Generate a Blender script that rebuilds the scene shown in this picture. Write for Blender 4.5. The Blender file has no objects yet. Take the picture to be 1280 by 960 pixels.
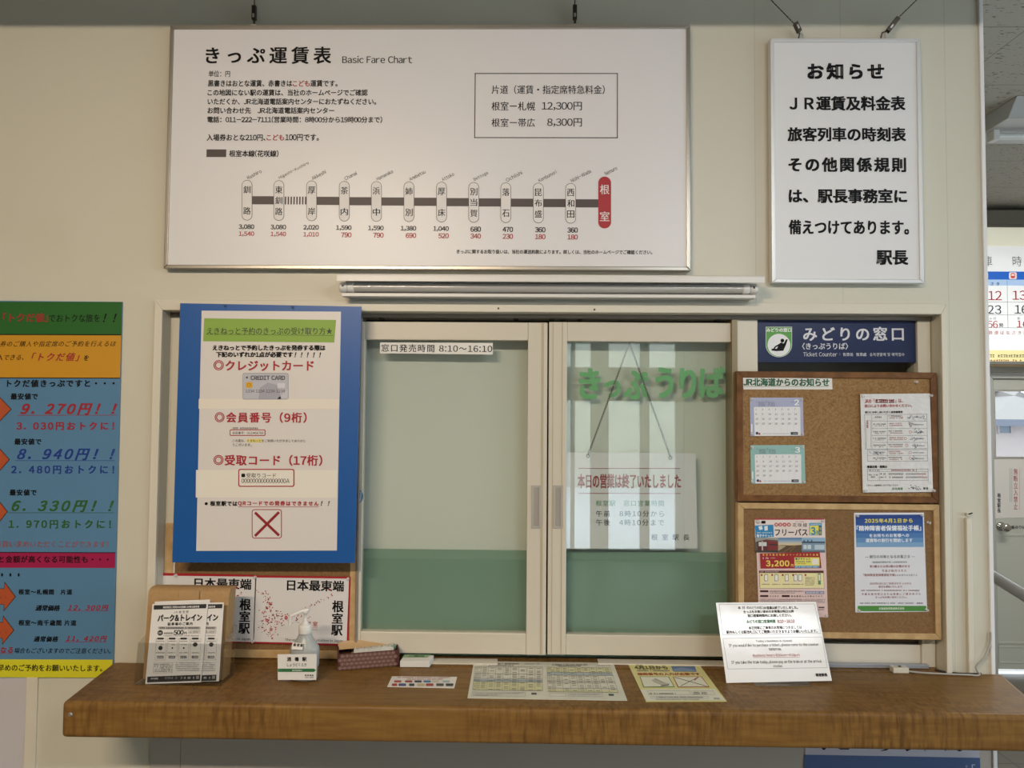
import bpy, bmesh, math, random
from mathutils import Vector, Matrix
S = bpy.context.scene
COL = S.collection
V = Vector
rad = math.radians

# ------------------------------------------------------------------ camera
F = 888.0
CAM = V((0, -2.065, 1.69))
_p, _y, _r = rad(2.2787), rad(0.9247), rad(0.4324)
FW = V((-math.sin(_y)*math.cos(_p), math.cos(_y)*math.cos(_p), math.sin(_p)))
_rt = V((math.cos(_y), math.sin(_y), 0)); _up = _rt.cross(FW)
RT = _rt*math.cos(_r) + _up*math.sin(_r)
UP = _up*math.cos(_r) - _rt*math.sin(_r)
cd = bpy.data.cameras.new('camera'); cam = bpy.data.objects.new('camera', cd); COL.objects.link(cam)
cd.sensor_fit = 'HORIZONTAL'; cd.sensor_width = 36; cd.lens = 36*F/1280; cd.clip_start = .05
m = Matrix.Identity(4)
for i in range(3):
    m[i][0], m[i][1], m[i][2], m[i][3] = RT[i], UP[i], -FW[i], CAM[i]
cam.matrix_world = m
S.camera = cam

# ------------------------------------------------------------------ world, lights, exposure
S.view_settings.view_transform = 'Standard'; S.view_settings.look = 'None'
S.view_settings.exposure = -0.01; S.view_settings.gamma = 1.0
S.view_settings.use_curve_mapping = False
S.cycles.use_denoising = True
S.cycles.max_bounces = 10; S.cycles.transparent_max_bounces = 12
S.cycles.sample_clamp_indirect = 6.0
w = bpy.data.worlds.new('overcast_sky'); S.world = w; w.use_nodes = True
bg = w.node_tree.nodes['Background']; bg.inputs[0].default_value = (.84, .92, 1, 1); bg.inputs[1].default_value = 5.0

def area(name, loc, rot, sx, sy, power, col):
    l = bpy.data.lights.new(name, 'AREA'); l.shape = 'RECTANGLE'; l.size = sx; l.size_y = sy
    l.energy = power; l.color = col
    o = bpy.data.objects.new(name, l); COL.objects.link(o); o.location = loc; o.rotation_euler = rot
    return o
CEIL = 3.08
# ceiling fluorescent lamps of the waiting room (behind the photographer)
area('ceiling_lamp_light', (-1.1, -3.1, 2.97), (rad(24), 0, 0), 1.25, .12, 84, (1, .81, .60))
area('ceiling_lamp_light', (1.6, -3.1, 2.97), (rad(24), 0, 0), 1.25, .12, 34, (.93, .97, 1))
# daylight: sky light guided through the glazed entrance behind, the side windows and the door pane
for _n, _l, _rt_, _sx, _sy in (('entrance_daylight', (1.05, -6.0, 1.3), (rad(90), 0, 0), 1.6, 2.5),
                              ('side_window_daylight', (4.36, -2.2, 1.6), (0, rad(90), 0), 2.0, 4.2)):
    _a = area(_n, _l, _rt_, _sx, _sy, 1, (1, 1, 1)); _a.data.cycles.is_portal = True
area('passage_lamp_light', (3.0, 1.2, 2.93), (0, 0, 0), 1.1, .2, 30, (1, .97, .9))

# ------------------------------------------------------------------ pixel helpers
def ray(px, py):
    return FW + RT*((px-640)/F) - UP*((py-480)/F)
def pt(px, py, Y=0.0):
    d = ray(px, py); return CAM + d*((Y-CAM.y)/d.y)
def ptz(px, py, Z):
    d = ray(px, py); return CAM + d*((Z-CAM.z)/d.z)
def ptp(px, py, o, n):
    d = ray(px, py); return CAM + d*((o-CAM).dot(n)/d.dot(n))
def X(px, py, Y=0.0): return pt(px, py, Y).x
def Z(px, py, Y=0.0): return pt(px, py, Y).z

# ------------------------------------------------------------------ materials
MATS = {}
def lin(c):
    c = c.lstrip('#'); out = []
    for i in (0, 2, 4):
        v = int(c[i:i+2], 16)/255; out.append(v/12.92 if v <= .04045 else ((v+.055)/1.055)**2.4)
    return (*out, 1)
def M(name, hexc='#ffffff', rough=.55, metal=0, coat=0, spec=.5, bump=None, noise=None, emit=0, coat_rough=.05):
    """bump=(scale, strength, distance); noise=(scale, second colour, stretch)"""
    if name in MATS: return MATS[name]
    m = bpy.data.materials.new(name); m.use_nodes = True; nt = m.node_tree
    b = nt.nodes['Principled BSDF']
    b.inputs['Base Color'].default_value = lin(hexc); b.inputs['Roughness'].default_value = rough
    b.inputs['Metallic'].default_value = metal; b.inputs['Coat Weight'].default_value = coat
    b.inputs['Coat Roughness'].default_value = coat_rough
    b.inputs['Specular IOR Level'].default_value = spec
    if emit:
        b.inputs['Emission Color'].default_value = lin(hexc); b.inputs['Emission Strength'].default_value = emit
    if bump or noise:
        tc = nt.nodes.new('ShaderNodeTexCoord')
    if bump:
        n = nt.nodes.new('ShaderNodeTexNoise'); n.inputs['Scale'].default_value = bump[0]; n.inputs['Detail'].default_value = 4
        nt.links.new(tc.outputs['Object'], n.inputs['Vector'])
        bp = nt.nodes.new('ShaderNodeBump'); bp.inputs['Strength'].default_value = bump[1]; bp.inputs['Distance'].default_value = bump[2]
        nt.links.new(n.outputs['Fac'], bp.inputs['Height']); nt.links.new(bp.outputs['Normal'], b.inputs['Normal'])
        if coat: nt.links.new(bp.outputs['Normal'], b.inputs['Coat Normal'])
    if noise:
        mp = nt.nodes.new('ShaderNodeMapping'); mp.inputs['Scale'].default_value = noise[2]
        n = nt.nodes.new('ShaderNodeTexNoise'); n.inputs['Scale'].default_value = noise[0]; n.inputs['Detail'].default_value = 6; n.inputs['Roughness'].default_value = .65
        mx = nt.nodes.new('ShaderNodeMix'); mx.data_type = 'RGBA'
        mx.inputs['A'].default_value = lin(hexc); mx.inputs['B'].default_value = lin(noise[1])
        cr = nt.nodes.new('ShaderNodeMapRange'); cr.inputs['From Min'].default_value = .35; cr.inputs['From Max'].default_value = .65
        nt.links.new(tc.outputs['Object'], mp.inputs['Vector']); nt.links.new(mp.outputs['Vector'], n.inputs['Vector'])
        nt.links.new(n.outputs['Fac'], cr.inputs['Value']); nt.links.new(cr.outputs['Result'], mx.inputs['Factor'])
        nt.links.new(mx.outputs['Result'], b.inputs['Base Color'])
    MATS[name] = m; return m
def ink(hexc, rough=.5):
    return M('ink_'+hexc.strip('#'), hexc, rough)
def glass(name, tint='#ffffff', refl=1.0, rough=.0, ior=1.5, haze=0, hazecol='#ffffff'):
    """sheet glass: transparent with mirror reflection by Fresnel, optionally a little frosted film"""
    if name in MATS: return MATS[name]
    m = bpy.data.materials.new(name); m.use_nodes = True; nt = m.node_tree; nt.nodes.clear()
    out = nt.nodes.new('ShaderNodeOutputMaterial'); t = nt.nodes.new('ShaderNodeBsdfTransparent'); t.inputs[0].default_value = lin(tint)
    g = nt.nodes.new('ShaderNodeBsdfGlossy'); g.inputs['Roughness'].default_value = rough
    lw = nt.nodes.new('ShaderNodeLayerWeight'); lw.inputs[0].default_value = .5
    pw = nt.nodes.new('ShaderNodeMath'); pw.operation = 'POWER'; pw.inputs[1].default_value = 5
    fr = nt.nodes.new('ShaderNodeMath'); fr.operation = 'MULTIPLY_ADD'; fr.inputs[1].default_value = .96; fr.inputs[2].default_value = .04
    mu = nt.nodes.new('ShaderNodeMath'); mu.operation = 'MULTIPLY'; mu.inputs[1].default_value = refl; mu.use_clamp = True
    mx = nt.nodes.new('ShaderNodeMixShader')
    nt.links.new(lw.outputs['Facing'], pw.inputs[0]); nt.links.new(pw.outputs[0], fr.inputs[0])
    nt.links.new(fr.outputs[0], mu.inputs[0]); nt.links.new(mu.outputs[0], mx.inputs[0])
    src = t
    if haze:
        d = nt.nodes.new('ShaderNodeBsdfDiffuse'); d.inputs[0].default_value = lin(hazecol)
        m2 = nt.nodes.new('ShaderNodeMixShader'); m2.inputs[0].default_value = haze
        nt.links.new(t.outputs[0], m2.inputs[1]); nt.links.new(d.outputs[0], m2.inputs[2]); src = m2
    nt.links.new(src.outputs[0], mx.inputs[1]); nt.links.new(g.outputs[0], mx.inputs[2])
    nt.links.new(mx.outputs[0], out.inputs[0]); MATS[name] = m; return m

def node_mat(name, fn):
    if name in MATS: return MATS[name]
    m = bpy.data.materials.new(name); m.use_nodes = True
    fn(m.node_tree, m.node_tree.nodes['Principled BSDF']); MATS[name] = m; return m

def _wood(c1, c2, c3, rough, ripple):
    def fn(nt, b):
        N, L = nt.nodes.new, nt.links.new
        tc = N('ShaderNodeTexCoord')
        def noise(sc, stretch, det=6):
            mp = N('ShaderNodeMapping'); mp.inputs['Scale'].default_value = stretch; L(tc.outputs['Object'], mp.inputs[0])
            n = N('ShaderNodeTexNoise'); n.inputs['Scale'].default_value = sc; n.inputs['Detail'].default_value = det; L(mp.outputs[0], n.inputs[0]); return n.outputs['Fac']
        def mix(f, a, bcol):
            x = N('ShaderNodeMix'); x.data_type = 'RGBA'; L(f, x.inputs['Factor'])
            for k, v in (('A', a), ('B', bcol)):
                if isinstance(v, str): x.inputs[k].default_value = lin(v)
                else: L(v, x.inputs[k])
            return x.outputs['Result']
        def rng(f, a, c):
            r = N('ShaderNodeMapRange'); r.inputs['From Min'].default_value = a; r.inputs['From Max'].default_value = c; L(f, r.inputs[0]); return r.outputs[0]
        grain = rng(noise(9, ripple[0]), .35, .68)
        rip = rng(noise(34, ripple[1], 3), .42, .72)
        patch = rng(noise(3.2, (1, 1, 1), 2), .35, .65)
        mu = N('ShaderNodeMath'); mu.operation = 'MULTIPLY'; L(rip, mu.inputs[0]); L(patch, mu.inputs[1])
        col = mix(grain, c1, c2); col = mix(mu.outputs[0], col, c3)
        L(col, b.inputs['Base Color']); b.inputs['Roughness'].default_value = rough
        b.inputs['Coat Weight'].default_value = .06; b.inputs['Coat Roughness'].default_value = .22; b.inputs['Specular IOR Level'].default_value = .2
    return fn
def counter_wood():
    return node_mat('counter_wood', _wood('#866433', '#74532a', '#5e4120', .45, ((.9, 9, 9), (3.2, 1.5, .45))))
def frame_wood_dark():
    return node_mat('dark_frame_wood', _wood('#7f5733', '#654224', '#53351c', .45, ((3, 12, 3), (1, 1, 1))))
def frame_wood_light():
    return node_mat('light_frame_wood', _wood('#c9ab7d', '#b59468', '#ab8a5e', .5, ((3, 12, 3), (1, 1, 1))))
def cork(name, c1, c2, c3):
    def fn(nt, b):
        N, L = nt.nodes.new, nt.links.new
        tc = N('ShaderNodeTexCoord'); v = N('ShaderNodeTexVoronoi'); v.inputs['Scale'].default_value = 260; L(tc.outputs['Object'], v.inputs[0])
        n = N('ShaderNodeTexNoise'); n.inputs['Scale'].default_value = 130; n.inputs['Detail'].default_value = 5; L(tc.outputs['Object'], n.inputs[0])
        sp = N('ShaderNodeSeparateColor'); L(v.outputs['Color'], sp.inputs[0])
        r = N('ShaderNodeValToRGB'); r.color_ramp.elements[0].color = lin(c3); r.color_ramp.elements[1].color = lin(c1)
        e = r.color_ramp.elements.new(.35); e.color = lin(c2)
        mx = N('ShaderNodeMath'); mx.operation = 'MULTIPLY_ADD'; mx.inputs[1].default_value = .55; L(sp.outputs[0], mx.inputs[0])
        sc = N('ShaderNodeMath'); sc.operation = 'MULTIPLY'; sc.inputs[1].default_value = .55; L(n.outputs['Fac'], sc.inputs[0]); L(sc.outputs[0], mx.inputs[2])
        L(mx.outputs[0], r.inputs[0]); L(r.outputs[0], b.inputs['Base Color']); b.inputs['Roughness'].default_value = .9
        bp = N('ShaderNodeBump'); bp.inputs['Strength'].default_value = .4; bp.inputs['Distance'].default_value = .001
        L(n.outputs['Fac'], bp.inputs['Height']); L(bp.outputs[0], b.inputs['Normal'])
    return node_mat(name, fn)
def wall_mat(name, hexc, joints=(), dirt='#c2b8a2'):
    def fn(nt, b):
        N, L = nt.nodes.new, nt.links.new
        tc = N('ShaderNodeTexCoord'); n = N('ShaderNodeTexNoise'); n.inputs['Scale'].default_value = 1.7; n.inputs['Detail'].default_value = 7
        L(tc.outputs['Object'], n.inputs[0])
        r = N('ShaderNodeMapRange'); r.inputs['From Min'].default_value = .5; r.inputs['From Max'].default_value = .8; r.inputs['To Max'].default_value = .5; L(n.outputs['Fac'], r.inputs[0])
        mx = N('ShaderNodeMix'); mx.data_type = 'RGBA'; mx.inputs['A'].default_value = lin(hexc); mx.inputs['B'].default_value = lin(dirt); L(r.outputs[0], mx.inputs['Factor'])
        col = mx.outputs['Result']
        sx = N('ShaderNodeSeparateXYZ'); L(tc.outputs['Object'], sx.inputs[0])
        for j in joints:                                        # seams between the wall panels
            a = N('ShaderNodeMath'); a.operation = 'SUBTRACT'; a.inputs[1].default_value = j; L(sx.outputs[0], a.inputs[0])
            c = N('ShaderNodeMath'); c.operation = 'ABSOLUTE'; L(a.outputs[0], c.inputs[0])
            d = N('ShaderNodeMath'); d.operation = 'LESS_THAN'; d.inputs[1].default_value = .0011; L(c.outputs[0], d.inputs[0])
            e = N('ShaderNodeMath'); e.operation = 'MULTIPLY'; e.inputs[1].default_value = .2; L(d.outputs[0], e.inputs[0])
            x = N('ShaderNodeMix'); x.data_type = 'RGBA'; x.inputs['B'].default_value = lin('#6d6555'); L(col, x.inputs['A']); L(e.outputs[0], x.inputs['Factor']); col = x.outputs['Result']
        L(col, b.inputs['Base Color']); b.inputs['Roughness'].default_value = .42
        n2 = N('ShaderNodeTexNoise'); n2.inputs['Scale'].default_value = 14; L(tc.outputs['Object'], n2.inputs[0])
        bp = N('ShaderNodeBump'); bp.inputs['Strength'].default_value = .12; bp.inputs['Distance'].default_value = .004; L(n2.outputs['Fac'], bp.inputs['Height']); L(bp.outputs[0], b.inputs['Normal'])
    return node_mat(name, fn)
def ceiling_mat():
    def fn(nt, b):
        N, L = nt.nodes.new, nt.links.new
        tc = N('ShaderNodeTexCoord'); mp = N('ShaderNodeMapping'); mp.inputs['Scale'].default_value = (1, 3.2, 1); L(tc.outputs['Object'], mp.inputs[0])
        n = N('ShaderNodeTexNoise'); n.inputs['Scale'].default_value = 42; n.inputs['Detail'].default_value = 3; L(mp.outputs[0], n.inputs[0])
        r = N('ShaderNodeMapRange'); r.inputs['From Min'].default_value = .62; r.inputs['From Max'].default_value = .68; L(n.outputs['Fac'], r.inputs[0])
        br = N('ShaderNodeTexBrick'); br.inputs['Scale'].default_value = 1.0; br.inputs['Brick Width'].default_value = .9; br.inputs['Row Height'].default_value = .45
        br.inputs['Mortar Size'].default_value = .0015; br.inputs['Color1'].default_value = br.inputs['Color2'].default_value = (0, 0, 0, 1); br.inputs['Mortar'].default_value = (1, 1, 1, 1); L(tc.outputs['Object'], br.inputs[0])
        ad = N('ShaderNodeMath'); ad.operation = 'MAXIMUM'; L(r.outputs[0], ad.inputs[0]); L(br.outputs['Fac'], ad.inputs[1])
        mx = N('ShaderNodeMix'); mx.data_type = 'RGBA'; mx.inputs['A'].default_value = lin('#b9b6ad'); mx.inputs['B'].default_value = lin('#6a665e'); L(ad.outputs[0], mx.inputs['Factor'])
        L(mx.outputs['Result'], b.inputs['Base Color']); b.inputs['Roughness'].default_value = .9
    return node_mat('rockwool_ceiling_tile', fn)
def floor_mat():
    def fn(nt, b):
        N, L = nt.nodes.new, nt.links.new
        tc = N('ShaderNodeTexCoord'); br = N('ShaderNodeTexBrick'); br.inputs['Scale'].default_value = 1; br.offset = 0
        br.inputs['Brick Width'].default_value = .3; br.inputs['Row Height'].default_value = .3; br.inputs['Mortar Size'].default_value = .004
        br.inputs['Color1'].default_value = lin('#5f5c55'); br.inputs['Color2'].default_value = lin('#676359'); br.inputs['Mortar'].default_value = lin('#45423d')
        L(tc.outputs['Object'], br.inputs[0]); L(br.outputs[0], b.inputs['Base Color']); b.inputs['Roughness'].default_value = .45
    return node_mat('dark_floor_tile', fn)

CREAM = '#cdc9b9'
paper = M('white_paper', '#e6e2de', .5)
laminate = M('laminated_paper', '#e4e0dc', .45, coat=.5, coat_rough=.12)
alu = M('brushed_aluminium', '#b9b6b0', .38, metal=.75)
alu_w = M('pale_aluminium', '#d9dadb', .4, metal=.35)
dark_metal = M('dark_steel', '#4a443c', .4, metal=.8)
sash_m = M('ivory_painted_aluminium', '#cdc5b5', .38)
cream_m = M('cream_painted_wood', '#d6d0c0', .45)
track_m = M('grey_bronze_aluminium', '#8b8277', .45, metal=.2)
bronze_m = M('bronze_aluminium', '#8d7f63', .45, metal=.2)
white_pl = M('white_plastic', '#dcdad6', .4)
clear_pl = glass('clear_acrylic', '#f6f7f7', 1.0, .02)
pane_m = glass('window_glass', '#fbfdfb', 2.4, 0.0)
BLACK, RED = M('black_ink', '#0e0d10', .6, spec=.2), ink('#a3131c')

# ------------------------------------------------------------------ mesh builder
class MB:
    def __init__(s): s.v, s.f, s.m, s.sm, s.mats = [], [], [], [], []
    def mi(s, mat):
        if mat not in s.mats: s.mats.append(mat)
        return s.mats.index(mat)
    def add(s, vs, fs, mat, smooth=False):
        b = len(s.v); s.v += [V(x) for x in vs]; k = s.mi(mat)
        for f in fs: s.f.append([b+i for i in f]); s.m.append(k); s.sm.append(smooth)
        return s
    def box(s, x0, x1, y0, y1, z0, z1, mat):
        x0, x1 = sorted((x0, x1)); y0, y1 = sorted((y0, y1)); z0, z1 = sorted((z0, z1))
        vs = [(x, y, z) for x in (x0, x1) for y in (y0, y1) for z in (z0, z1)]
        return s.add(vs, [(0,1,3,2),(4,6,7,5),(0,4,5,1),(2,3,7,6),(0,2,6,4),(1,5,7,3)], mat)
    def prism(s, poly, d, mat, smooth=False):
        """poly: list of points, extruded by the vector d"""
        n = len(poly); d = V(d); p = [V(q) for q in poly]
        fs = [tuple(range(n))[::-1], tuple(range(n, 2*n))] + [(i, (i+1) % n, n+(i+1) % n, n+i) for i in range(n)]
        return s.add(p+[q+d for q in p], fs, mat, smooth)
    def tube(s, pts, r, mat, n=10, cap=True):
        pts = [V(p) for p in pts]; rings = []; prev = None
        for i, p in enumerate(pts):
            t = (pts[min(i+1, len(pts)-1)]-pts[max(i-1, 0)]).normalized()
            a = prev if prev is not None else (V((0, 0, 1)) if abs(t.z) < .9 else V((1, 0, 0)))
            a = (a - t*a.dot(t)).normalized(); b = t.cross(a); prev = a
            rr = r[i] if isinstance(r, (list, tuple)) else r
            rings.append([p + (a*math.cos(2*math.pi*k/n)+b*math.sin(2*math.pi*k/n))*rr for k in range(n)])
        vs = [q for g in rings for q in g]
        fs = [(i*n+k, i*n+(k+1) % n, (i+1)*n+(k+1) % n, (i+1)*n+k) for i in range(len(pts)-1) for k in range(n)]
        s.add(vs, fs, mat, True)
        if cap:
            s.add(rings[0], [tuple(range(n))[::-1]], mat); s.add(rings[-1], [tuple(range(n))], mat)
        return s
    def lathe(s, c, prof, mat, n=28, sy=1.0, axis='z'):
        """prof: (radius, height) pairs"""
        c = V(c); vs = []
        for r, h in prof:
            for k in range(n):
                a = 2*math.pi*k/n; q = (r*math.cos(a), r*math.sin(a)*sy, h)
                if axis == 'y': q = (q[0], -q[2], q[1])
                if axis == 'x': q = (q[2], q[0], q[1])
                vs.append(c+V(q))
        fs = [(i*n+k, i*n+(k+1) % n, (i+1)*n+(k+1) % n, (i+1)*n+k) for i in range(len(prof)-1) for k in range(n)]
        s.add(vs, fs, mat, True)
        s.add(vs[:n], [tuple(range(n))[::-1]], mat); s.add(vs[-n:], [tuple(range(n))], mat)
        return s
    def frame(s, x0, x1, z0, z1, w, y0, y1, mat):
        """four mitred members round a wall-parallel rectangle; w width, y0 front, y1 back"""
        o = [(x0, z0), (x1, z0), (x1, z1), (x0, z1)]; i = [(x0+w, z0+w), (x1-w, z0+w), (x1-w, z1-w), (x0+w, z1-w)]
        for k in range(4):
            a, b, c, d = o[k], o[(k+1) % 4], i[(k+1) % 4], i[k]
            s.prism([(q[0], y0, q[1]) for q in (a, b, c, d)], (0, y1-y0, 0), mat)
        return s
    def build(s, name, parent=None, bevel=0, loc=None, seg=2):
        me = bpy.data.meshes.new(name)
        o = bpy.data.objects.new(name, me); COL.objects.link(o)
        off = V((0, 0, 0))
        if parent:
            o.parent = parent; q = parent
            while q: off += q.location; q = q.parent
        elif loc is not None:
            o.location = V(loc); off = V(loc)
        me.from_pydata([tuple(v-off) for v in s.v], [], s.f)
        for mt in s.mats: me.materials.append(mt)
        me.polygons.foreach_set('material_index', s.m); me.polygons.foreach_set('use_smooth', s.sm)
        me.update()
        if name != 'printing':
            bm = bmesh.new(); bm.from_mesh(me); bmesh.ops.recalc_face_normals(bm, faces=bm.faces); bm.to_mesh(me); bm.free()
        if bevel:
            b = o.modifiers.new('bevel', 'BEVEL'); b.width = bevel; b.segments = seg; b.limit_method = 'ANGLE'; b.angle_limit = rad(50)
        return o

def tag(o, label, cat, group=None):
    o['label'] = label; o['category'] = cat
    if group: o['group'] = group
    return o
def thing(name, label, cat, loc=(0, 0, 0), group=None):
    o = bpy.data.objects.new(name, None); COL.objects.link(o); o.location = loc; o.empty_display_size = .05
    return tag(o, label, cat, group)
def struct(o): o['kind'] = 'structure'; return o

# ------------------------------------------------------------------ lettering
_fc = bpy.data.curves.new('lettering', 'FONT'); _fo = bpy.data.objects.new('lettering', _fc); COL.objects.link(_fo)
_fc.fill_mode = 'FRONT'; _fc.resolution_u = 4
GC = {}
def glyph(ch):
    """outline of one character (em = 1) as vertices, faces and advance width"""
    if ch in GC: return GC[ch]
    if ch in ' \u3000': GC[ch] = ([], [], .3 if ch == ' ' else 1.0); return GC[ch]
    asc = 33 <= ord(ch) < 127
    _fc.body = chr(ord(ch)+0xfee0) if asc else ch
    bpy.context.view_layer.update()
    me = bpy.data.meshes.new_from_object(_fo.evaluated_get(bpy.context.evaluated_depsgraph_get()))
    vs = [(q.co.x, q.co.y) for q in me.vertices]; fs = [tuple(p.vertices) for p in me.polygons]
    bpy.data.meshes.remove(me)
    adv = 1.0
    if asc and vs:
        lo, hi = min(q[0] for q in vs), max(q[0] for q in vs)
        adv = .57 if ch.isdigit() else (hi-lo)+.10
        d = (adv-(hi-lo))/2-lo; vs = [(a+d, b) for a, b in vs]
    GC[ch] = (vs, fs, adv); return GC[ch]
def glyphs(body, b, sh, gap):
    vs, fs, x, ly = [], [], 0, []
    st = [(0, 0)] if b <= 0 else [(-b, 0), (b, 0)] if b < .019 else [(-b, -b*.7), (b, -b*.7), (-b, b*.7), (b, b*.7)]
    for ch in body:
        gv, gf, adv = glyph(ch); lvl = 0
        for dx, dy in st:
            n = len(vs); ly += [lvl]*len(gv); lvl += 1; vs += [(x+p+dx+sh*q, q+dy) for p, q in gv]; fs += [tuple(n+i for i in f) for f in gf]
        x += adv+gap
    xs = [q[0] for q in vs] or [0, 1]; ys = [q[1] for q in vs] or [0, 1]
    return vs, fs, min(xs), max(xs), min(ys), max(ys), ly

class Ink:
    """printing on a plane; boxes are read off the photograph (crop = origin and scale of the reading)"""
    def __init__(s, o, u=(1, 0, 0), n=(0, -1, 0), crop=(0, 0, 1), base=.0005):
        s.o, s.n = V(o), V(n).normalized(); s.u = V(u).normalized(); s.v = s.n.cross(s.u).normalized()
        s.c = crop; s.mb = MB(); s.base = base; s.rnd = random.Random(7)
    def crop(s, ox, oy, sc): s.c = (ox, oy, sc); return s
    def P(s, a, b):
        return ptp(s.c[0]+a/s.c[2], s.c[1]+b/s.c[2], s.o, s.n)
    def fr(s, x0, y0, x1, y1):
        xm, ym = (x0+x1)/2, (y0+y1)/2
        c = s.P(xm, ym); w = abs((s.P(x1, ym)-s.P(x0, ym)).dot(s.u)); h = abs((s.P(xm, y0)-s.P(xm, y1)).dot(s.v))
        return c, w, h
    def put(s, c, pts, fs, mat, lv, rot=0, ly=None):
        k = s.n*(s.base+lv*.00025); cs, sn = math.cos(rot), math.sin(rot)
        s.mb.add([c+s.u*(a*cs-b*sn)+s.v*(a*sn+b*cs)+k+s.n*(ly[i]*4e-5 if ly else 0) for i, (a, b) in enumerate(pts)], fs, mat)
    def t(s, body, x0, y0, x1, y1, mat=None, b=.02, sh=0, lv=1, rot=0, stretch=False):
        c, w, h = s.fr(x0, y0, x1, y1); mat = mat or BLACK
        g = glyphs(body, b, sh, 0); w0, h0 = g[3]-g[2], g[5]-g[4]
        if not stretch and len(body) > 1 and w/h > w0/h0*1.01:
            g = glyphs(body, b, sh, (w/h*h0-w0)/(len(body)-1))
        vs, fs, a0, a1, b0, b1, ly = g; sx, sy = w/max(a1-a0, 1e-6), h/max(b1-b0, 1e-6)
        am, bm = (a0+a1)/2, (b0+b1)/2
        s.put(c, [((a-am)*sx, (q-bm)*sy) for a, q in vs], fs, mat, lv, rad(rot), ly); return s
    def vt(s, body, x, y0, y1, wd, mat=None, b=.02, lv=1):
        n = len(body); st = (y1-y0)/n
        for i, ch in enumerate(body):
            s.t(ch, x-wd/2, y0+i*st+st*.06, x+wd/2, y0+(i+1)*st-st*.06, mat, b, 0, lv)
        return s
    def r(s, x0, y0, x1, y1, mat, lv=0):
        c, w, h = s.fr(x0, y0, x1, y1)
        s.put(c, [(-w/2, -h/2), (w/2, -h/2), (w/2, h/2), (-w/2, h/2)], [(0, 1, 2, 3)], mat, lv); return s
    def out(s, x0, y0, x1, y1, mat, t=2, lv=1):
        """outline, t in reading units"""
        for q in ((x0, y0, x1, y0+t), (x0, y1-t, x1, y1), (x0, y0, x0+t, y1), (x1-t, y0, x1, y1)): s.r(*q, mat, lv)
        return s
    def poly(s, pts, mat, lv=1):
        c = s.P(*pts[0]); q = [s.P(*p)-c for p in pts]
        q = [(d.dot(s.u), d.dot(s.v)) for d in q]
        ar = sum(q[i][0]*q[(i+1) % len(q)][1]-q[(i+1) % len(q)][0]*q[i][1] for i in range(len(q)))
        f = tuple(range(len(q))); s.put(c, q, [f if ar > 0 else f[::-1]], mat, lv); return s
    def line(s, x0, y0, x1, y1, wd, mat, lv=1):
        dx, dy = x1-x0, y1-y0; L = math.hypot(dx, dy) or 1; a, b = -dy/L*wd/2, dx/L*wd/2
        return s.poly([(x0+a, y0+b), (x1+a, y1+b), (x1-a, y1-b), (x0-a, y0-b)], mat, lv)
    def disc(s, x, y, rx, mat, lv=1, ry=None, n=20):
        c, w, h = s.fr(x-rx, y-(ry or rx), x+rx, y+(ry or rx))
        s.put(c, [(w/2*math.cos(2*math.pi*i/n), h/2*math.sin(2*math.pi*i/n)) for i in range(n)], [tuple(range(n))], mat, lv); return s
    def ring(s, x, y, r0, r1, mat, lv=1, n=24):
        c, w, h = s.fr(x-r1, y-r1, x+r1, y+r1); k = r0/r1; p = []
        for i in range(n):
            a = 2*math.pi*i/n; p += [(w/2*math.cos(a), h/2*math.sin(a)), (w/2*k*math.cos(a), h/2*k*math.sin(a))]
        s.put(c, p, [(2*i, 2*((i+1) % n), 2*((i+1) % n)+1, 2*i+1) for i in range(n)], mat, lv); return s
    def rr(s, x0, y0, x1, y1, rd, mat, lv=1, n=6):
        """rounded rectangle, rd in reading units"""
        p = []
        for cx, cy, a0 in ((x1-rd, y0+rd, -90), (x1-rd, y1-rd, 0), (x0+rd, y1-rd, 90), (x0+rd, y0+rd, 180)):
            for i in range(n+1):
                a = rad(a0+90*i/n); p.append((cx+rd*math.cos(a), cy+rd*math.sin(a)))
        return s.poly(p, mat, lv)
    def g(s, x0, y0, x1, y1, mat, lv=1, fill=.9):
        """a line too small to read: rows of broken strokes"""
        h = y1-y0; x = x0
        while x < x1-h*.3:
            cw = h*s.rnd.uniform(.55, .95)
            if s.rnd.random() < fill:
                k = s.rnd.uniform(.1, .4)*h
                s.r(x, y0+k, min(x+cw, x1), y0+k+h*.2, mat, lv)
                s.r(x, y1-h*.22, min(x+cw*.9, x1), y1, mat, lv)
                xx = x+cw*s.rnd.uniform(.2, .7); s.r(xx, y0, xx+h*.18, y1, mat, lv)
            x += cw+h*.12
        return s
    def build(s, parent, name='printing'):
        return s.mb.build(name, parent)

def sheet(name, label, cat, corners, o, n=(0, -1, 0), th=.0008, mat=None, group=None, curl=None):
    """a flat sheet seen with the given four corners (tl, tr, br, bl) on the plane (o, n); returns the thing and an Ink for it"""
    o = V(o); n = V(n).normalized(); p = [ptp(a, b, o, n) for a, b in corners]
    mb = MB(); mb.prism([p[3], p[2], p[1], p[0]], -n*th, mat or paper)
    loc = (p[2]+p[3])/2
    ob = tag(mb.build(name, loc=loc), label, cat, group)
    u = ((p[1]-p[0])+(p[2]-p[3])).normalized()
    return ob, Ink(o, u, n), p
bpy.context.view_layer.update()

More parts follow.
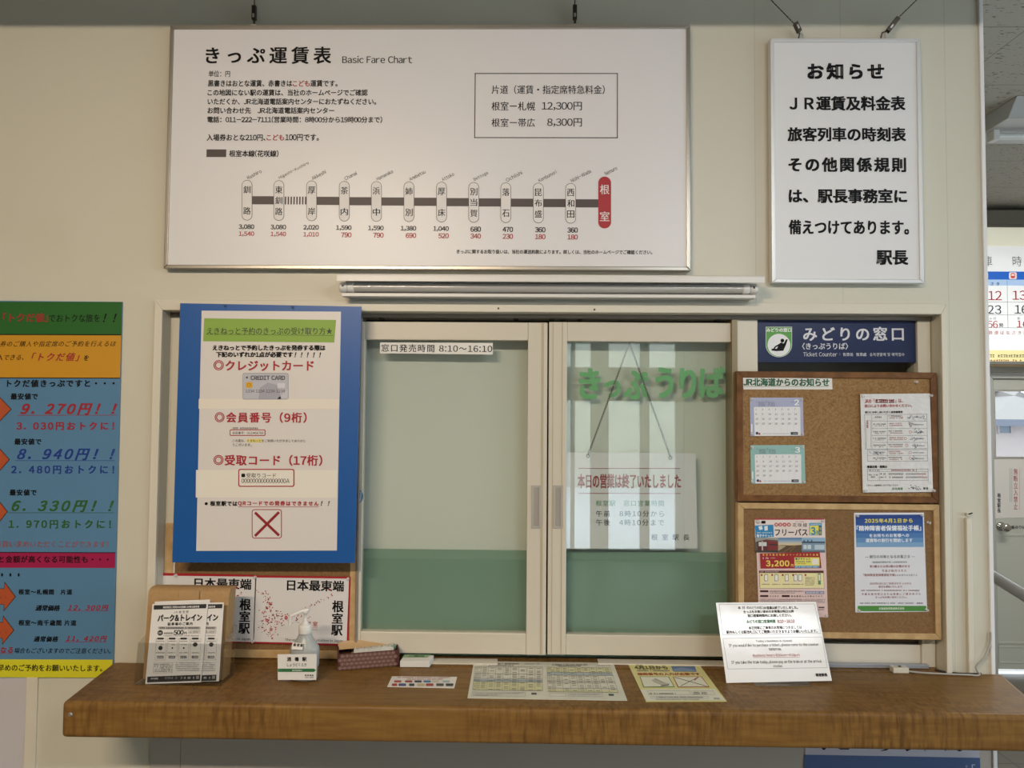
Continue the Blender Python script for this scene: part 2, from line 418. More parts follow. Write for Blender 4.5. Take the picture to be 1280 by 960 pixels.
# ================================================================== THE SETTING
CT = .962                                                        # height of the counter top
XL, XR = X(205, 400), X(1174, 420)                               # ticket window opening
ZT = Z(690, 391)
WX = X(1231, 420)                                                # free end of the ticket office wall
FARY = 2.73
wm = wall_mat('cream_wall_panel', CREAM, (X(945, 370), X(1183, 200), X(1050, 15)))
wall_plain = wall_mat('waiting_room_plaster', '#b9b1a2', dirt='#aaa08e')
mb = MB()
mb.box(-5.0, XL, 0, .12, 0, CEIL, wm).box(XR, WX, 0, .12, 0, CEIL, wm)
mb.box(XL, XR, 0, .12, ZT, CEIL, wm).box(XL, XR, 0, .12, 0, CT-.045, wm)
struct(mb.build('wall_front'))
struct(MB().box(WX-.1, WX, .12, FARY, 0, CEIL, wall_plain).build('wall_office'))
# far wall of the passage, with the door opening
DX0 = X(1238.5, 600, FARY); DX1 = DX0+.80; DZ1 = Z(1250, 474, FARY)
far_m = wall_mat('passage_wall', '#c9c6bc')
mb = MB().box(-5.0, DX0, FARY, FARY+.1, 0, CEIL, far_m).box(DX1, 4.5, FARY, FARY+.1, 0, CEIL, far_m).box(DX0, DX1, FARY, FARY+.1, DZ1, CEIL, far_m)
struct(mb.build('wall_far'))
struct(MB().box(-5.1, -5.0, -6.1, FARY+.1, 0, CEIL, wall_plain).build('wall_left'))
mb = MB(); 
mb.box(4.4, 4.5, -6.1, -4.3, 0, CEIL, wall_plain).box(4.4, 4.5, -.1, FARY, 0, CEIL, wall_plain).box(4.4, 4.5, -4.3, -.1, 0, .6, wall_plain).box(4.4, 4.5, -4.3, -.1, 2.6, CEIL, wall_plain)
struct(mb.build('wall_right'))
mb = MB()
mb.box(-5.1, .25, -6.2, -6.05, 0, CEIL, wall_plain).box(1.86, 4.5, -6.2, -6.05, 0, CEIL, wall_plain).box(.25, 1.86, -6.2, -6.05, 2.5, CEIL, wall_plain).box(.25, 1.86, -6.2, -6.05, 1.83, 2.22, wall_plain)
struct(mb.build('wall_back'))
struct(MB().box(-5.1, 4.5, -6.2, FARY+.1, -.1, 0, floor_mat()).build('floor'))
struct(MB().box(-5.1, 4.5, -6.2, FARY+.1, CEIL, CEIL+.1, ceiling_mat()).build('ceiling'))
struct(MB().box(-5.0, 4.4, -.68, -.56, 2.865, CEIL, wall_plain).build('beam_added_for_shadow'))  # unseen beam, added to cast the shadow band along the wall top
# rear glazing and side window
mb = MB()
for a, b in ((.25, .40), (.55, .60), (.78, .99), (1.35, 1.46), (1.76, 1.86)):
    mb.box(a, b, -6.15, -6.08, 0, 1.83, alu).box(a, b, -6.15, -6.08, 2.22, 2.5, alu)
mb.box(.25, 1.86, -6.15, -6.09, 0, .12, alu)
w2 = struct(mb.build('window_2'))
MB().box(.25, 1.86, -6.12, -6.115, .12, 1.83, glass('entrance_glass', '#f4f8f8', .6)).box(.25, 1.86, -6.12, -6.115, 2.22, 2.5, glass('entrance_glass')).build('pane', w2)
mb = MB()
for a, b in ((-4.3, -4.24), (-2.23, -2.17), (-.16, -.1)): mb.box(4.42, 4.48, a, b, .6, 2.6, alu)
mb.box(4.42, 4.48, -4.3, -.1, .6, .66, alu).box(4.42, 4.48, -4.3, -.1, 2.54, 2.6, alu)
w3 = struct(mb.build('window_3'))
MB().box(4.447, 4.452, -4.24, -.16, .66, 2.54, glass('entrance_glass')).build('pane', w3)

# casing round the ticket window and other trim
c0 = (X(196, 376), X(186, 720)); xo = sum(c0)/2; xr = (X(1183, 400)+X(1185, 800))/2
zt = Z(690, 378)
mb = MB()
mb.prism([(xo, -.012, CT), (XL, -.012, CT), (XL, -.012, ZT), (xo, -.012, zt)], (0, .012, 0), cream_m)
mb.prism([(XR, -.012, CT), (xr, -.012, CT), (xr, -.012, zt), (XR, -.012, ZT)], (0, .012, 0), cream_m)
mb.prism([(xo, -.012, zt), (XL, -.012, ZT), (XR, -.012, ZT), (xr, -.012, zt)], (0, .012, 0), cream_m)
for hx, hy in ((623, 385.5), (743, 387)):
    p = pt(hx, hy, -.0125); mb.lathe(p, [(.003, 0), (.003, .0008)], dark_metal, 10, axis='y')
struct(mb.build('trim_1', bevel=.002))
struct(MB().box(WX-.004, WX+.008, -.008, .125, 0, CEIL, M('white_corner_bead', '#e3e2e2', .4)).build('trim_2', bevel=.002))
struct(MB().box(X(33, 900), X(47, 900), -.006, 0, 0, Z(40, 846), cream_m).build('trim_3', bevel=.001))
struct(MB().box(-5.0, X(33, 900), -.004, 0, 0, Z(20, 846), M('pale_lilac_board', '#c5c0c3', .5)).build('trim_4'))
mb = MB().box(X(188, 940), X(226, 940), -.003, 0, 0, CT-.1, M('grey_under_panel', '#b3aca2', .5)).box(X(226, 940)+.003, WX-.006, -.003, 0, 0, CT-.1, M('grey_under_panel'))
struct(mb.build('trim_5'))
x0, x1 = X(1205, 740), X(1212, 740)
mb = MB().box(X(1206.5, 740), X(1213.5, 740), -.012, 0, CT, Z(1210, 647), cream_m)
struct(mb.build('trim_6', bevel=.002))

# ------------------------------------------------------------------ the ticket window: fixed frame, two sliding sashes
win = struct(MB().box(XL, XR, .035, .11, Z(690, 398, .035), ZT, track_m).build('window_1', bevel=.002))
fm = MB()
y0, y1 = .04, .10
zf = Z(690, 398, .035)
fm.box(X(213, 420, y0), X(226, 420, y0), y0, y1, CT, zf, cream_m)                      # left post
fm.box(X(226, 420, .055)+.002, X(451, 420, .06), .055, y1, CT, zf, M('cream_infill_panel', '#cfc5b0', .5))
xa, xb, xc, xd = X(914, 500, y0), X(921, 500, y0), X(947, 430, y0), X(1147, 430, y0)
fm.box(xb, xc, y0, y1, CT, zf, cream_m)
fm.box(xd, X(1163, 420, y0), y0, y1, CT, zf, cream_m)
fm.box(xc, xd, y0+.01, y1, CT, Z(1100, 805, y0+.01), M('white_spandrel', '#d9d3c6', .45))
zs = Z(1100, 805, y0+.01)
fm.box(xc, xd, y0+.02, y1, zs, zs+.004, dark_metal)
fm.box(xc, xd, y0+.004, y1, Z(1050, 399.5, y0), zf, cream_m)
fm.box(X(1040, 828, 0), xd+.01, 0.024, .039, CT+.001, CT+.012, M('blue_grey_rail', '#a9adb6', .4, metal=.4))
fm.build('fixed_frame', win, bevel=.0015)
MB().box(xa, xb, .03, .10, CT, zf, bronze_m).box(X(450.5, 420, .045), X(453.5, 420, .045), .033, .1, CT, zf, track_m).build('jamb', win, bevel=.002)
MB().box(xc, xd, .058, .062, zs+.004, Z(1050, 399.5, y0), pane_m).build('fixed_pane', win)
SY = .04
def sash(xl, xr, wl, wr, ztop, zbot, zr, zg, pull):
    mb = MB(); x0, x1 = X(xl, 420, SY), X(xr, 500, SY); a, b = X(wl, 420, SY), X(wr, 500, SY)
    zt_, zb_, z1, z0 = Z((xl+xr)/2, ztop, SY), Z((xl+xr)/2, zbot, SY), Z((xl+xr)/2, zr, SY), Z((xl+xr)/2, zg, SY)
    if a > x0+.004: mb.box(x0, a, SY, SY+.03, zb_, zt_, sash_m)
    if b < x1-.004: mb.box(b, x1, SY, SY+.03, zb_, zt_, sash_m)
    mb.box(a, b, SY+.001, SY+.03, z1, zt_, sash_m).box(a, b, SY+.001, SY+.03, zb_, z0, sash_m)
    for q in (664, 666) if pull < 680 else (705, 707):           # the raised seams of the meeting stile
        pass
    s = mb.build('sash', win, bevel=.002)
    MB().box(a, b, SY+.012, SY+.016, z0, z1, pane_m).build('pane', s)
    px0, px1 = pull-6, pull+6.2
    p0, p1, q0, q1 = X(px0, 633, SY), X(px1, 633, SY), Z(pull, 660.5, SY), Z(pull, 606.5, SY)
    h = MB().frame(p0, p1, q0, q1, .0066, SY-.0025, SY+.001, M('pull_aluminium', '#b3aea6', .4, metal=.25)).box(p0+.006, p1-.006, SY-.0006, SY, q0+.006, q1-.006, M('pull_recess', '#a8a098', .45, metal=.4))
    h.build('finger_pull', s, bevel=.0008)
    mb = MB(); e = .0012
    for xx in ((x1-.012, x1-.016) if pull < 680 else (x0+.012, x0+.040)):
        mb.box(xx-e, xx+e, SY-.001, SY, zb_, zt_, M('sash_seam', '#b5a98f', .5))
    mb.build('stile_seam', s)
    return x0, x1, a, b, zb_, zt_, z0, z1
sl = sash(452, 684, 456, 659.5, 402.5, 817.6, 425, 791, 670.3)
sr = sash(686.3, 914.5, 709, 914.4, 403, 820, 427, 794.6, 697.5)
MB().box(sl[1], sr[0], SY+.026, SY+.03, sl[4], sl[5], M('rubber_seal', '#3f3a2c', .7)).build('seal', win)
mb = MB()
for q in (476, 645, 690, 704, 725, 898): 
    p = pt(q, 401, SY); mb.box(p.x-.007, p.x+.007, SY-.001, SY+.02, zf-.004, zf+.001, M('black_rubber', '#1d1c1b', .6))
mb.build('stop', win)
mb = MB().box(X(449, 600, .06), xb, .09, .1, zf-.012, zf, M('gap_shade', '#2c2a26', .7)); mb.build('gap_shade_strip', win)  # dark-coloured strip standing in for the shade in the gap above the sashes

# office behind: roller blind and green screen just inside the glass
bl = MB().box(X(448, 600, .1), X(922, 600, .1), .108, .110, CT-.03, zf+.02, M('celadon_blind_cloth', '#e0e3dc', .75, bump=(400, .15, .0004)))
tag(bl.build('roller_blind', loc=(X(685, 600, .1), .109, CT)), 'pale grey-green roller blind drawn down behind the sliding glass', 'blind')
gy = .094
gr = MB().box(X(448, 600, .1), X(922, 600, .1), gy, gy+.003, CT-.02, Z(690, 688.5, gy), M('deep_green_screen', '#86a595', .5, spec=.3))
tag(gr.build('green_screen', loc=(X(685, 600, .1), gy, CT)), 'deep green half-height screen standing behind the lower sliding glass', 'screen')

# ------------------------------------------------------------------ counter
rbk, rft = ptz(1239, 837, CT), ptz(1280, 868, CT)
xe = rbk.x + (rft.x-rbk.x)*(.285/max(abs(rft.y), .05))
YF = -.286
CB = CT-.089
lx = X(77, 890, YF)
mb = MB().prism([(lx, YF, CB), (xe, YF, CB), (1.362, -.001, CB), (-1.178, -.001, CB)], (0, 0, CT-CB), counter_wood())
ct = mb.build('counter', loc=(0, -.14, CB), bevel=.011, seg=4)
tag(ct, 'long wood-grain ledge counter with rounded edges running under the ticket window', 'counter')
MB().box(XL+.002, XR-.002, .001, .09, CT-.04, CT-.0005, counter_wood()).build('inner_ledge', ct)
p = pt(88, 893, YF-.0005); MB().lathe(p, [(.0055, 0), (.0055, .002), (.004, .003)], alu, 16, axis='y').build('screw_cap', ct)

# ================================================================== SIGNS ON THE WALL
def wall_rect(tl, tr, br, bl, Y):
    """world-aligned rectangle from four seen corners on the plane y=Y"""
    p = [pt(a, b, Y) for a, b in (tl, tr, br, bl)]
    return (p[0].x+p[3].x)/2, (p[1].x+p[2].x)/2, (p[2].z+p[3].z)/2, (p[0].z+p[1].z)/2

# ---- fare chart
Y0 = -.028
x0, x1, z0, z1 = wall_rect((213, 31.5), (863, 30.5), (863.5, 339), (203.5, 335), Y0)
fare = thing('fare_chart_sign', 'wide framed white fare chart with a line diagram of stations, hung above the window', 'sign', ((x0+x1)/2, 0, z0))
MB().frame(x0, x1, z0, z1, .0115, Y0, -.002, M('satin_aluminium', '#aaa59c', .33, metal=.8)).build('frame', fare, bevel=.002)
MB().box(x0+.01, x1-.01, Y0+.004, -.004, z0+.01, z1-.01, M('chart_face', '#dedcde', .36)).build('panel', fare)
for px in (317.5, 718.5):
    mb = MB(); p = pt(px, 28, -.02); t = pt(px, -40, -.02)
    mb.box(p.x-.008, p.x+.008, -.024, -.014, z1, z1+.006, alu)
    mb.tube([(p.x, -.02, z1+.004), (p.x+.001, -.021, z1+.022)], .0035, dark_metal, 8)
    mb.box(p.x-.006, p.x+.006, -.026, -.014, z1+.02, z1+.062, dark_metal)
    mb.box(p.x-.003, p.x+.003, -.028, -.026, z1+.024, z1+.036, alu)
    mb.build('hook', fare, bevel=.0015)
    MB().tube([(p.x, -.02, z1+.06), (p.x, -.02, CEIL-.01)], .0016, dark_metal, 6).build('hanging_wire', fare)
k = Ink((0, Y0+.004, 0)); GB = ink('#4b4140')
k.crop(200, 20, 3.765)
k.t('きっぷ運賃表', 215, 145, 806, 226, b=.022).t('Basic Fare Chart', 858, 188, 1187, 222, b=.012)
k.t('単位：円', 229, 258, 330, 287, b=.012)
k.t('黒書きはおとな運賃、赤書きは', 226, 302, 622, 333).t('こども', 625, 304, 705, 332, RED).t('運賃です。', 708, 302, 836, 333)
k.t('この地図にない駅の運賃は、当社のホームページでご確認', 224, 346, 977, 376)
k.t('いただくか、JR北海道電話案内センターにおたずねください。', 224, 388, 1017, 418)
k.t('お問い合わせ先　JR北海道電話案内センター', 224, 430, 820, 460)
k.t('電話：011-222-7111(営業時間：8時00分から19時00分まで)', 222, 473, 1045, 503)
k.t('入場券おとな210円、', 220, 556, 497, 588).t('こども', 502, 558, 584, 586, RED).t('100円です。', 590, 556, 748, 588)
k.r(219, 628, 312, 664, GB).t('根室本線(花咲線)', 326, 632, 558, 664)
k.crop(0, 0, 1)
st = [(308.9, '釧路', 'Kushiro', '3,080', '1,540'), (348.7, '東釧路', 'Higashi-Kushiro', '3,080', '1,540'), (389.6, '厚岸', 'Akkeshi', '2,020', '1,010'),
      (430.5, '茶内', 'Chanai', '1,590', '790'), (470.6, '浜中', 'Hamanaka', '1,590', '790'), (511.3, '姉別', 'Anebetsu', '1,380', '690'),
      (552, '厚床', 'Attoko', '1,040', '520'), (592.2, '別当賀', 'Bettoga', '680', '340'), (632.3, '落石', 'Ochiishi', '470', '230'),
      (672.9, '昆布盛', 'Kombumori', '360', '180'), (713.3, '西和田', 'Nishi-Wada', '360', '180'), (755.8, '根室', 'Nemuro', '', '')]
REDP, WHT = ink('#a81f2a'), ink('#e2dedd')
for i, (cx, ja, en, a, b_) in enumerate(st):
    dy = (cx-309)*.0095
    if i < 11:
        nx = st[i+1][0]
        if i == 1:
            for q in range(8): k.r(cx+7.3+q*3.6, 245.5+dy, cx+9.1+q*3.6, 255.2+dy, GB)
        else: k.r(cx+6, 245.3+dy, nx-6 if i < 10 else nx-7, 255.5+dy, GB)
        k.rr(cx-6.6, 225.2+dy, cx+6.6, 275.6+dy, 6.5, GB, 1); k.rr(cx-6, 225.8+dy, cx+6, 275+dy, 5.9, WHT, 2)
        ys = (237.2, 263.6) if len(ja) == 2 else (237, 250.4, 264)
        for ch, yy in zip(ja, ys): k.t(ch, cx-4.6, yy-4.6+dy, cx+4.6, yy+4.6+dy, b=.012, lv=3)
        rx = cx+9
        k.t(a, rx-4.35*len(a)+(2.4 if ',' in a else 0), 280.6+dy, rx, 287+dy, b=.022); k.t(b_, rx-4.35*len(b_)+(2.4 if ',' in b_ else 0), 289.4+dy, rx, 295.6+dy, REDP, b=.022)
    else:
        k.rr(cx-8, 220.8, cx+8, 285.6, 7.8, REDP, 1)
        for ch, yy in zip(ja, (237, 270.5)): k.t(ch, cx-6, yy-6, cx+6, yy+6, WHT, b=.012, lv=3)
    L = len(en)*2.75; ang = 28; hx = L/2*math.cos(rad(ang)); hy = L/2*math.sin(rad(ang))
    bx, by = cx+0.5, (222.5+dy if i < 11 else 217.5)
    k.t(en, bx+hx-L/2, by-hy-2.4, bx+hx+L/2, by-hy+2.4, b=0, rot=ang)
k.crop(530, 180, 3.765).t('きっぷに関するお取り扱いは、当社の運送約款によります。詳しくは、当社のホームページでご確認ください。', 153, 498, 1073, 518)
k.crop(530, 20, 3.765).out(238, 269, 912, 575, ink('#3a3234'), 4)
k.t('片道（運賃・指定席特急料金）', 318, 326, 850, 368, b=.008).t('根室ー札幌', 318, 404, 523, 445, b=.008).t('12,300円', 554, 405, 743, 445, b=.008)
k.t('根室ー帯広', 318, 482, 522, 522, b=.008).t('8,300円', 580, 482, 743, 522, b=.008)
k.build(fare)

# ---- notice sign
Y0 = -.03
x0, x1, z0, z1 = wall_rect((962.2, 48), (1150, 47), (1156, 352.5), (966, 355), Y0)
ns = thing('notice_sign', 'tall white framed notice in heavy black lettering hung on two slanting wires', 'sign', ((x0+x1)/2, 0, z0))
MB().frame(x0, x1, z0, z1, .0115, Y0, -.004, alu_w).build('frame', ns, bevel=.002)
MB().box(x0+.01, x1-.01, Y0+.004, -.006, z0+.01, z1-.01, M('notice_face', '#e0e0e2', .4)).build('panel', ns)
k = Ink((0, Y0+.004, 0)).crop(950, 0, 5.332)
k.t('お知らせ', 315, 420, 827, 532, b=.045).t('ＪＲ運賃及料金表', 195, 640, 968, 738, b=.035).t('旅客列車の時刻表', 182, 848, 972, 944, b=.035)
k.crop(950, 170, 5.053).t('その他関係規則', 178, 135, 922, 228, b=.04).t('は、駅長事務室に', 180, 333, 928, 425, b=.038).t('備えつけてあります。', 180, 530, 940, 623, b=.035).t('駅長', 733, 722, 936, 815, b=.04)
k.build(ns)
for a, b_, c in (((1001, 47), (993, 30), (958, -2)), ((1104, 46), (1121, 24), (1149, -3))):
    p, q, r_ = pt(*a, -.02), pt(*b_, -.03), pt(*c, -.012); d = (q-p).normalized()
    mb = MB(); mb.tube([p+V((-.007, 0, -.004)), p+V((-.005, -.004, .01)), p+d*.02], .002, dark_metal, 8).tube([p+V((.007, 0, -.004)), p+V((.004, -.004, .008)), p+d*.018], .002, alu, 8)
    s_ = d.cross(V((0, 1, 0))).normalized()*.0065
    mb.prism([p+d*.014-s_, p+d*.014+s_, q+s_, q-s_], (0, -.012, 0), dark_metal)
    mb.prism([p+d*.022-s_*.4+V((0, -.012, 0)), p+d*.022+s_*.4+V((0, -.012, 0)), p+d*.034+s_*.4+V((0, -.012, 0)), p+d*.034-s_*.4+V((0, -.012, 0))], (0, -.002, 0), alu)
    mb.build('wire_clamp', ns, bevel=.0015)
    e = r_ + (r_-q)*2.2
    n = 60; MB().tube([q.lerp(V((e.x, -.004, e.z)), i/n) for i in range(n+1)], [.0017 if i % 2 else .0012 for i in range(n+1)], dark_metal, 6).build('hanging_wire', ns)

# ---- fluorescent lamp over the window
p0, p1 = pt(421, 345, -.095), pt(956, 350, -.095)
zb = Z(690, 371.5, -.06)
zt_ = Z(690, 343.2, -.095); L0, L1 = p0.x, p1.x
lamp = thing('fluorescent_lamp', 'long white unlit fluorescent tube fitting mounted between fare chart and ticket window', 'lamp', ((L0+L1)/2, 0, zb))
lm = M('lamp_white_enamel', '#dcd9d4', .32)
zh = Z(690, 352.5, -.095)
MB().box(L0+.012, L1-.012, -.03, -.001, zb+.002, zt_-.004, lm).build('housing', lamp, bevel=.002)
cap = [(0, zt_), (-.091, zt_), (-.095, zt_-.002), (-.096, zt_-.005), (-.096, zh), (-.093, zh), (-.093, zt_-.005), (-.090, zt_-.004), (0, zt_-.004)]
MB().prism([(L0, y, z) for y, z in cap], (L1-L0, 0, 0), lm).build('canopy', lamp, bevel=.0006)
l0, l1 = X(427, 371, -.06), X(944.5, 374, -.06)
lip = [(-.03, zb+.010), (-.058, zb+.010), (-.06, zb+.0085), (-.06, zb), (-.03, zb)]
MB().prism([(l0, y, z) for y, z in lip], (l1-l0, 0, 0), lm).build('lower_lip', lamp, bevel=.001)
zc = Z(690, 360, -.06)
MB().tube([(L0+.03, -.056, zc), (L1-.03, -.056, zc)], .0135, M('unlit_tube_glass', '#b3b1ad', .18, coat=.6), 20).build('tube', lamp)
for s_, xx in ((1, X(424, 360, -.06)), (-1, X(947, 360, -.06))):
    mb = MB().lathe((xx, -.056, zc), [(.010, 0), (.0145, .003*s_), (.0145, .020*s_), (.0135, .021*s_), (.0135, .024*s_), (.015, .025*s_), (.015, .042*s_), (.0135, .043*s_)], white_pl, 20, axis='x')
    mb.box(xx+.006*s_, xx+.02*s_, -.056, -.031, zc-.015, zc+.012, white_pl)
    mb.box(xx+.013*s_-.003, xx+.013*s_+.003, -.0718, -.069, zc-.001, zc+.005, dark_metal)
    mb.build('socket', lamp, bevel=.001)

# ---- multicoloured discount poster at the left
Y0 = -.0045
po, k, _ = sheet('discount_poster', 'large poster in green, orange, blue and crimson bands listing discount fares, left of the window', 'poster',
    [(-190, 374), (153, 377.3), (141.5, 846.5), (-216, 849)], (0, Y0, 0), th=.001, mat=M('poster_blue_print', '#5682a6', .4, coat=.3, coat_rough=.15), )
GRN, ORG, CRM, YEL, BLU2 = ink('#2c642b', .35), ink('#c99125', .4), ink('#a01a4c', .4), ink('#d8d22c', .4), ink('#1c3a8c')
DRED, DGRN, RORG = ink('#9c1c28'), ink('#2b5f27'), ink('#b2502a')
pe = lambda y: 153-.0268*(y-377)
def band(y0_, y1_, m_, lv=0): k.crop(0, 0, 1).poly([(-200, y0_), (pe(y0_)-.3, y0_+1), (pe(y1_)-.3, y1_+1), (-200, y1_)], m_, lv)
band(376.6, 417.2, GRN); band(418, 471.5, ORG); band(417, 418.2, BLACK, 1); band(471.2, 472.2, BLACK, 1)
band(690, 709, CRM); band(689.3, 690.2, BLACK, 1); band(823.5, 846, YEL); 
k.crop(0, 370, 5.055)
k.t('「トクだ値」', 20, 108, 305, 165, DRED, b=.02).t('でおトクな旅を', 310, 115, 632, 165, b=.01).t('！！', 652, 112, 738, 165, b=.02, sh=.3)
k.t('車券のご購入や指定席のご予約を行えるほ', -40, 284, 735, 320, sh=.3, b=.01).t('入できる、', -20, 370, 150, 405, sh=.3, b=.012)
k.t('「トクだ値」', 200, 358, 505, 412, DRED, sh=.3, b=.02).t('を', 530, 374, 563, 408, sh=.3)
k.t('トクだ値きっぷですと・・・', 45, 528, 725, 576, b=.035)
k.t('最安値で', 68, 614, 240, 655, b=.035).t('9. 270円！！', 130, 678, 740, 752, DRED, sh=.35, b=.035).line(108, 754, 740, 753, 3, DRED)
k.t('3. 030円おトクに！', 105, 795, 722, 848, DRED, b=.035).t('最安値で', 92, 900, 262, 940, b=.035)
k.crop(0, 540, 5.333)
k.t('8. 940円！！', 115, 110, 768, 188, BLU2, sh=.35, b=.035).line(102, 191, 768, 191, 3, BLU2).t('2. 480円おトクに！', 75, 222, 762, 280, BLU2, b=.035)
k.t('最安値で', 65, 382, 245, 424, b=.035).t('6. 330円！！', 78, 455, 760, 534, DGRN, sh=.35, b=.035).line(55, 538, 760, 538, 3, DGRN).t('1. 970円おトクに！', 58, 585, 740, 644, DGRN, b=.035)
k.t('お買い求めいただくことができます！', -30, 725, 722, 770, ink('#9b4a48'), b=.008)
k.t('と金額が高くなる可能性も・・・', -5, 825, 725, 872, b=.025)
for a, b_ in (((0, 595), (75, 705)),): pass
for ty, tip, h_, wd in ((-38, 75, 112, 300),): pass
for cy, tip in ((511.5, 14.6), (574.5, 12.4), (639.5, 9.9)):      # the arrow tips reaching in from the left
    k.crop(0, 0, 1).poly([(-90, cy-10), (-14, cy-10), (-14, cy-30), (tip, cy), (-14, cy+30), (-14, cy+10), (-90, cy+10)], BLACK, 1)
    k.poly([(-90, cy-9.4), (-13.4, cy-9.4), (-13.4, cy-28.4), (tip-.9, cy), (-13.4, cy+28.4), (-13.4, cy+9.4), (-90, cy+9.4)], RORG, 2)
for cy, tip, bk in ((745.7, 20, 5.5), (787.6, 18, 3.6)):
    k.poly([(-90, cy-10.2), (bk, cy-10.2), (bk+.4, cy-18.5), (tip, cy), (bk-.6, cy+18.3), (bk-.6, cy+10), (-90, cy+10)], BLACK, 1)
    k.poly([(-90, cy-9.7), (bk+.5, cy-9.7), (bk+.9, cy-16.8), (tip-.9, cy), (bk, cy+16.8), (bk, cy+9.5), (-90, cy+9.5)], RORG, 2)
k.crop(0, 680, 5.647)
k.t('・・・・', -50, 205, 140, 230, b=.01).t('に！', -5, 365, 45, 382, ink('#6a2b14'), lv=4).t('に！', -5, 615, 48, 632, ink('#6a2b14'), lv=4)
k.t('根室～札幌間　片道', 132, 318, 510, 357, b=.035).t('通常価格', 250, 430, 425, 472, b=.035, sh=.25).t('12, 300円', 478, 430, 768, 472, DRED, sh=.35, b=.03).line(468, 473, 768, 471, 2.5, DRED)
k.t('根室～南千歳間 片道', 132, 535, 540, 576, b=.035).t('通常価格', 238, 650, 412, 690, b=.035, sh=.25).t('11, 420円', 465, 648, 757, 690, DRED, sh=.35, b=.03).line(455, 690, 757, 690, 2.5, DRED)
k.t('くなる', -40, 725, 93, 770, DRED, sh=.2, b=.025).t('場合もございますのでご注意ください。', 100, 733, 782, 772, sh=.2, b=.012).line(0, 773, 95, 773, 2.5, DRED)
k.t('お早めのご予約をお願いいたします。', -60, 850, 722, 898, b=.02)
k.build(po)

# ---- blue plastic board and the instruction sheet taped to it
Y0 = -.034
bb, k, _ = sheet('blue_display_board', 'bright blue corrugated plastic board hanging at the left side of the ticket window', 'board',
    [(225.2, 379), (451.8, 383.3), (443.4, 703.7), (215.2, 703)], (0, Y0, 0), th=.005, mat=M('blue_corrugated_plastic', '#15569e', .38, bump=(60, .1, .001)))
WB = ink('#7aa0d2')
for a, b_ in ((282.3, 382.5), (366.3, 384)):
    q = pt(a, b_, Y0)
    mb = MB().lathe(q, [(.0045, 0), (.0045, .002), (.0025, .003), (.0025, .007), (.0042, .009), (.004, .010)], clear_pl, 14, axis='y')
    tag(mb.build('push_pin', loc=q), 'clear push pin near the %s top corner of the blue board' % ('left' if a < 300 else 'right'), 'push pin', 'clear pins on the blue board')
ins, k, _ = sheet('instruction_sheet', 'long white sheet with green heading on ticket collection, stuck on the blue board', 'notice',
    [(252, 388.3), (426.2, 389.6), (421, 688.2), (245.2, 688.6)], (0, Y0-.0012, 0), th=.0008, mat=M('blue_board_paper', '#dcd6d2', .4, coat=.4, coat_rough=.15))
k.crop(210, 375, 5.12)
R2 = ink('#a5182c')
k.poly([(198, 632), (1097, 634), (1096, 698), (196, 696)], ink('#e4dccf'), 0)
k.poly([(232, 117), (1076, 128), (1064, 272), (226, 264)], ink('#86a942'), 0)
k.t('えきねっと予約のきっぷの受け取り方★', 250, 176, 1052, 222, ink('#23301a'), b=.008).line(245, 219, 1058, 228, 2, ink('#23301a'), 2)
k.t('えきねっとで予約したきっぷを発券する際は', 285, 288, 1008, 324, b=.05).t('下記のいずれか1点が必要です', 308, 331, 800, 367, b=.05).t('！！！！！', 810, 335, 980, 367, b=.03, sh=.2)
k.t('◎', 292, 385, 358, 450, R2, b=0).t('クレジットカード', 368, 388, 934, 454, R2, b=.03)
CG = ink('#b9b9c2')
k.rr(478, 467, 772, 637, 14, ink('#9c9ca6'), 1).rr(482, 471, 768, 633, 12, CG, 2)
k.poly([(580, 633), (590, 560), (640, 528), (700, 545), (725, 633)], ink('#a3a3b0'), 3).poly([(700, 633), (768, 570), (768, 633)], ink('#c4c4cc'), 3)
k.poly([(497, 496), (511, 488), (511, 504)], BLACK, 4).t('CREDIT CARD', 530, 484, 750, 512, ink('#33333c'), b=.03, lv=4)
k.rr(500, 526, 541, 563, 8, ink('#d7a51c'), 4).ring(520, 544, 8, 12, ink('#a87a10'), 5).rr(702, 532, 750, 562, 4, ink('#d2d2da'), 4)
k.t('1234 1234 1234 1234', 497, 573, 750, 592, ink('#4a4a52'), b=.005, lv=4)
k.t('◎', 300, 718, 362, 782, R2, b=0).t('会員番号（9桁）', 372, 718, 888, 786, R2, b=.03)
k.g(415, 815, 585, 826, BLACK).rr(396, 829, 624, 869, 7, R2, 1).rr(401, 834, 619, 864, 4, ink('#dfdad6'), 2).t('会員番号：0123456789', 413, 841, 612, 860, b=.012, lv=3)
k.r(506, 889, 600, 911, ink('#e3d277')).t('この度は、えきねっとをご利用いただきましてありがと', 413, 892, 880, 910, b=.004).t('うございます。', 413, 917, 535, 936, b=.004)
k.crop(210, 540, 5.12)
k.poly([(180, 243), (1084, 244), (1082, 421), (178, 419)], ink('#e5dfd4'), 0)
k.t('◎', 292, 147, 356, 211, R2, b=0).t('受取コード（17桁）', 363, 146, 988, 216, R2, b=.03)
k.rr(450, 236, 810, 351, 14, R2, 1).rr(457, 243, 803, 344, 9, ink('#e6e0d6'), 2).t('■受取りコード', 471, 263, 692, 292, b=.008, lv=3).t('0000000000000000A', 471, 298, 778, 326, b=.006, lv=3)
k.t('※根室駅では', 235, 441, 445, 474, b=.045).t('QRコードでの発券はできません', 448, 441, 965, 475, R2, b=.045).line(448, 479, 965, 479, 3, R2).t('！！', 978, 442, 1035, 472, b=.03, sh=.2)
k.rr(537, 494, 729, 681, 18, R2, 1).rr(542, 499, 724, 676, 14, ink('#dcd6d2'), 2)
k.line(558, 515, 712, 662, 17, ink('#8f1420'), 4).line(712, 512, 558, 665, 17, ink('#8f1420'), 5)
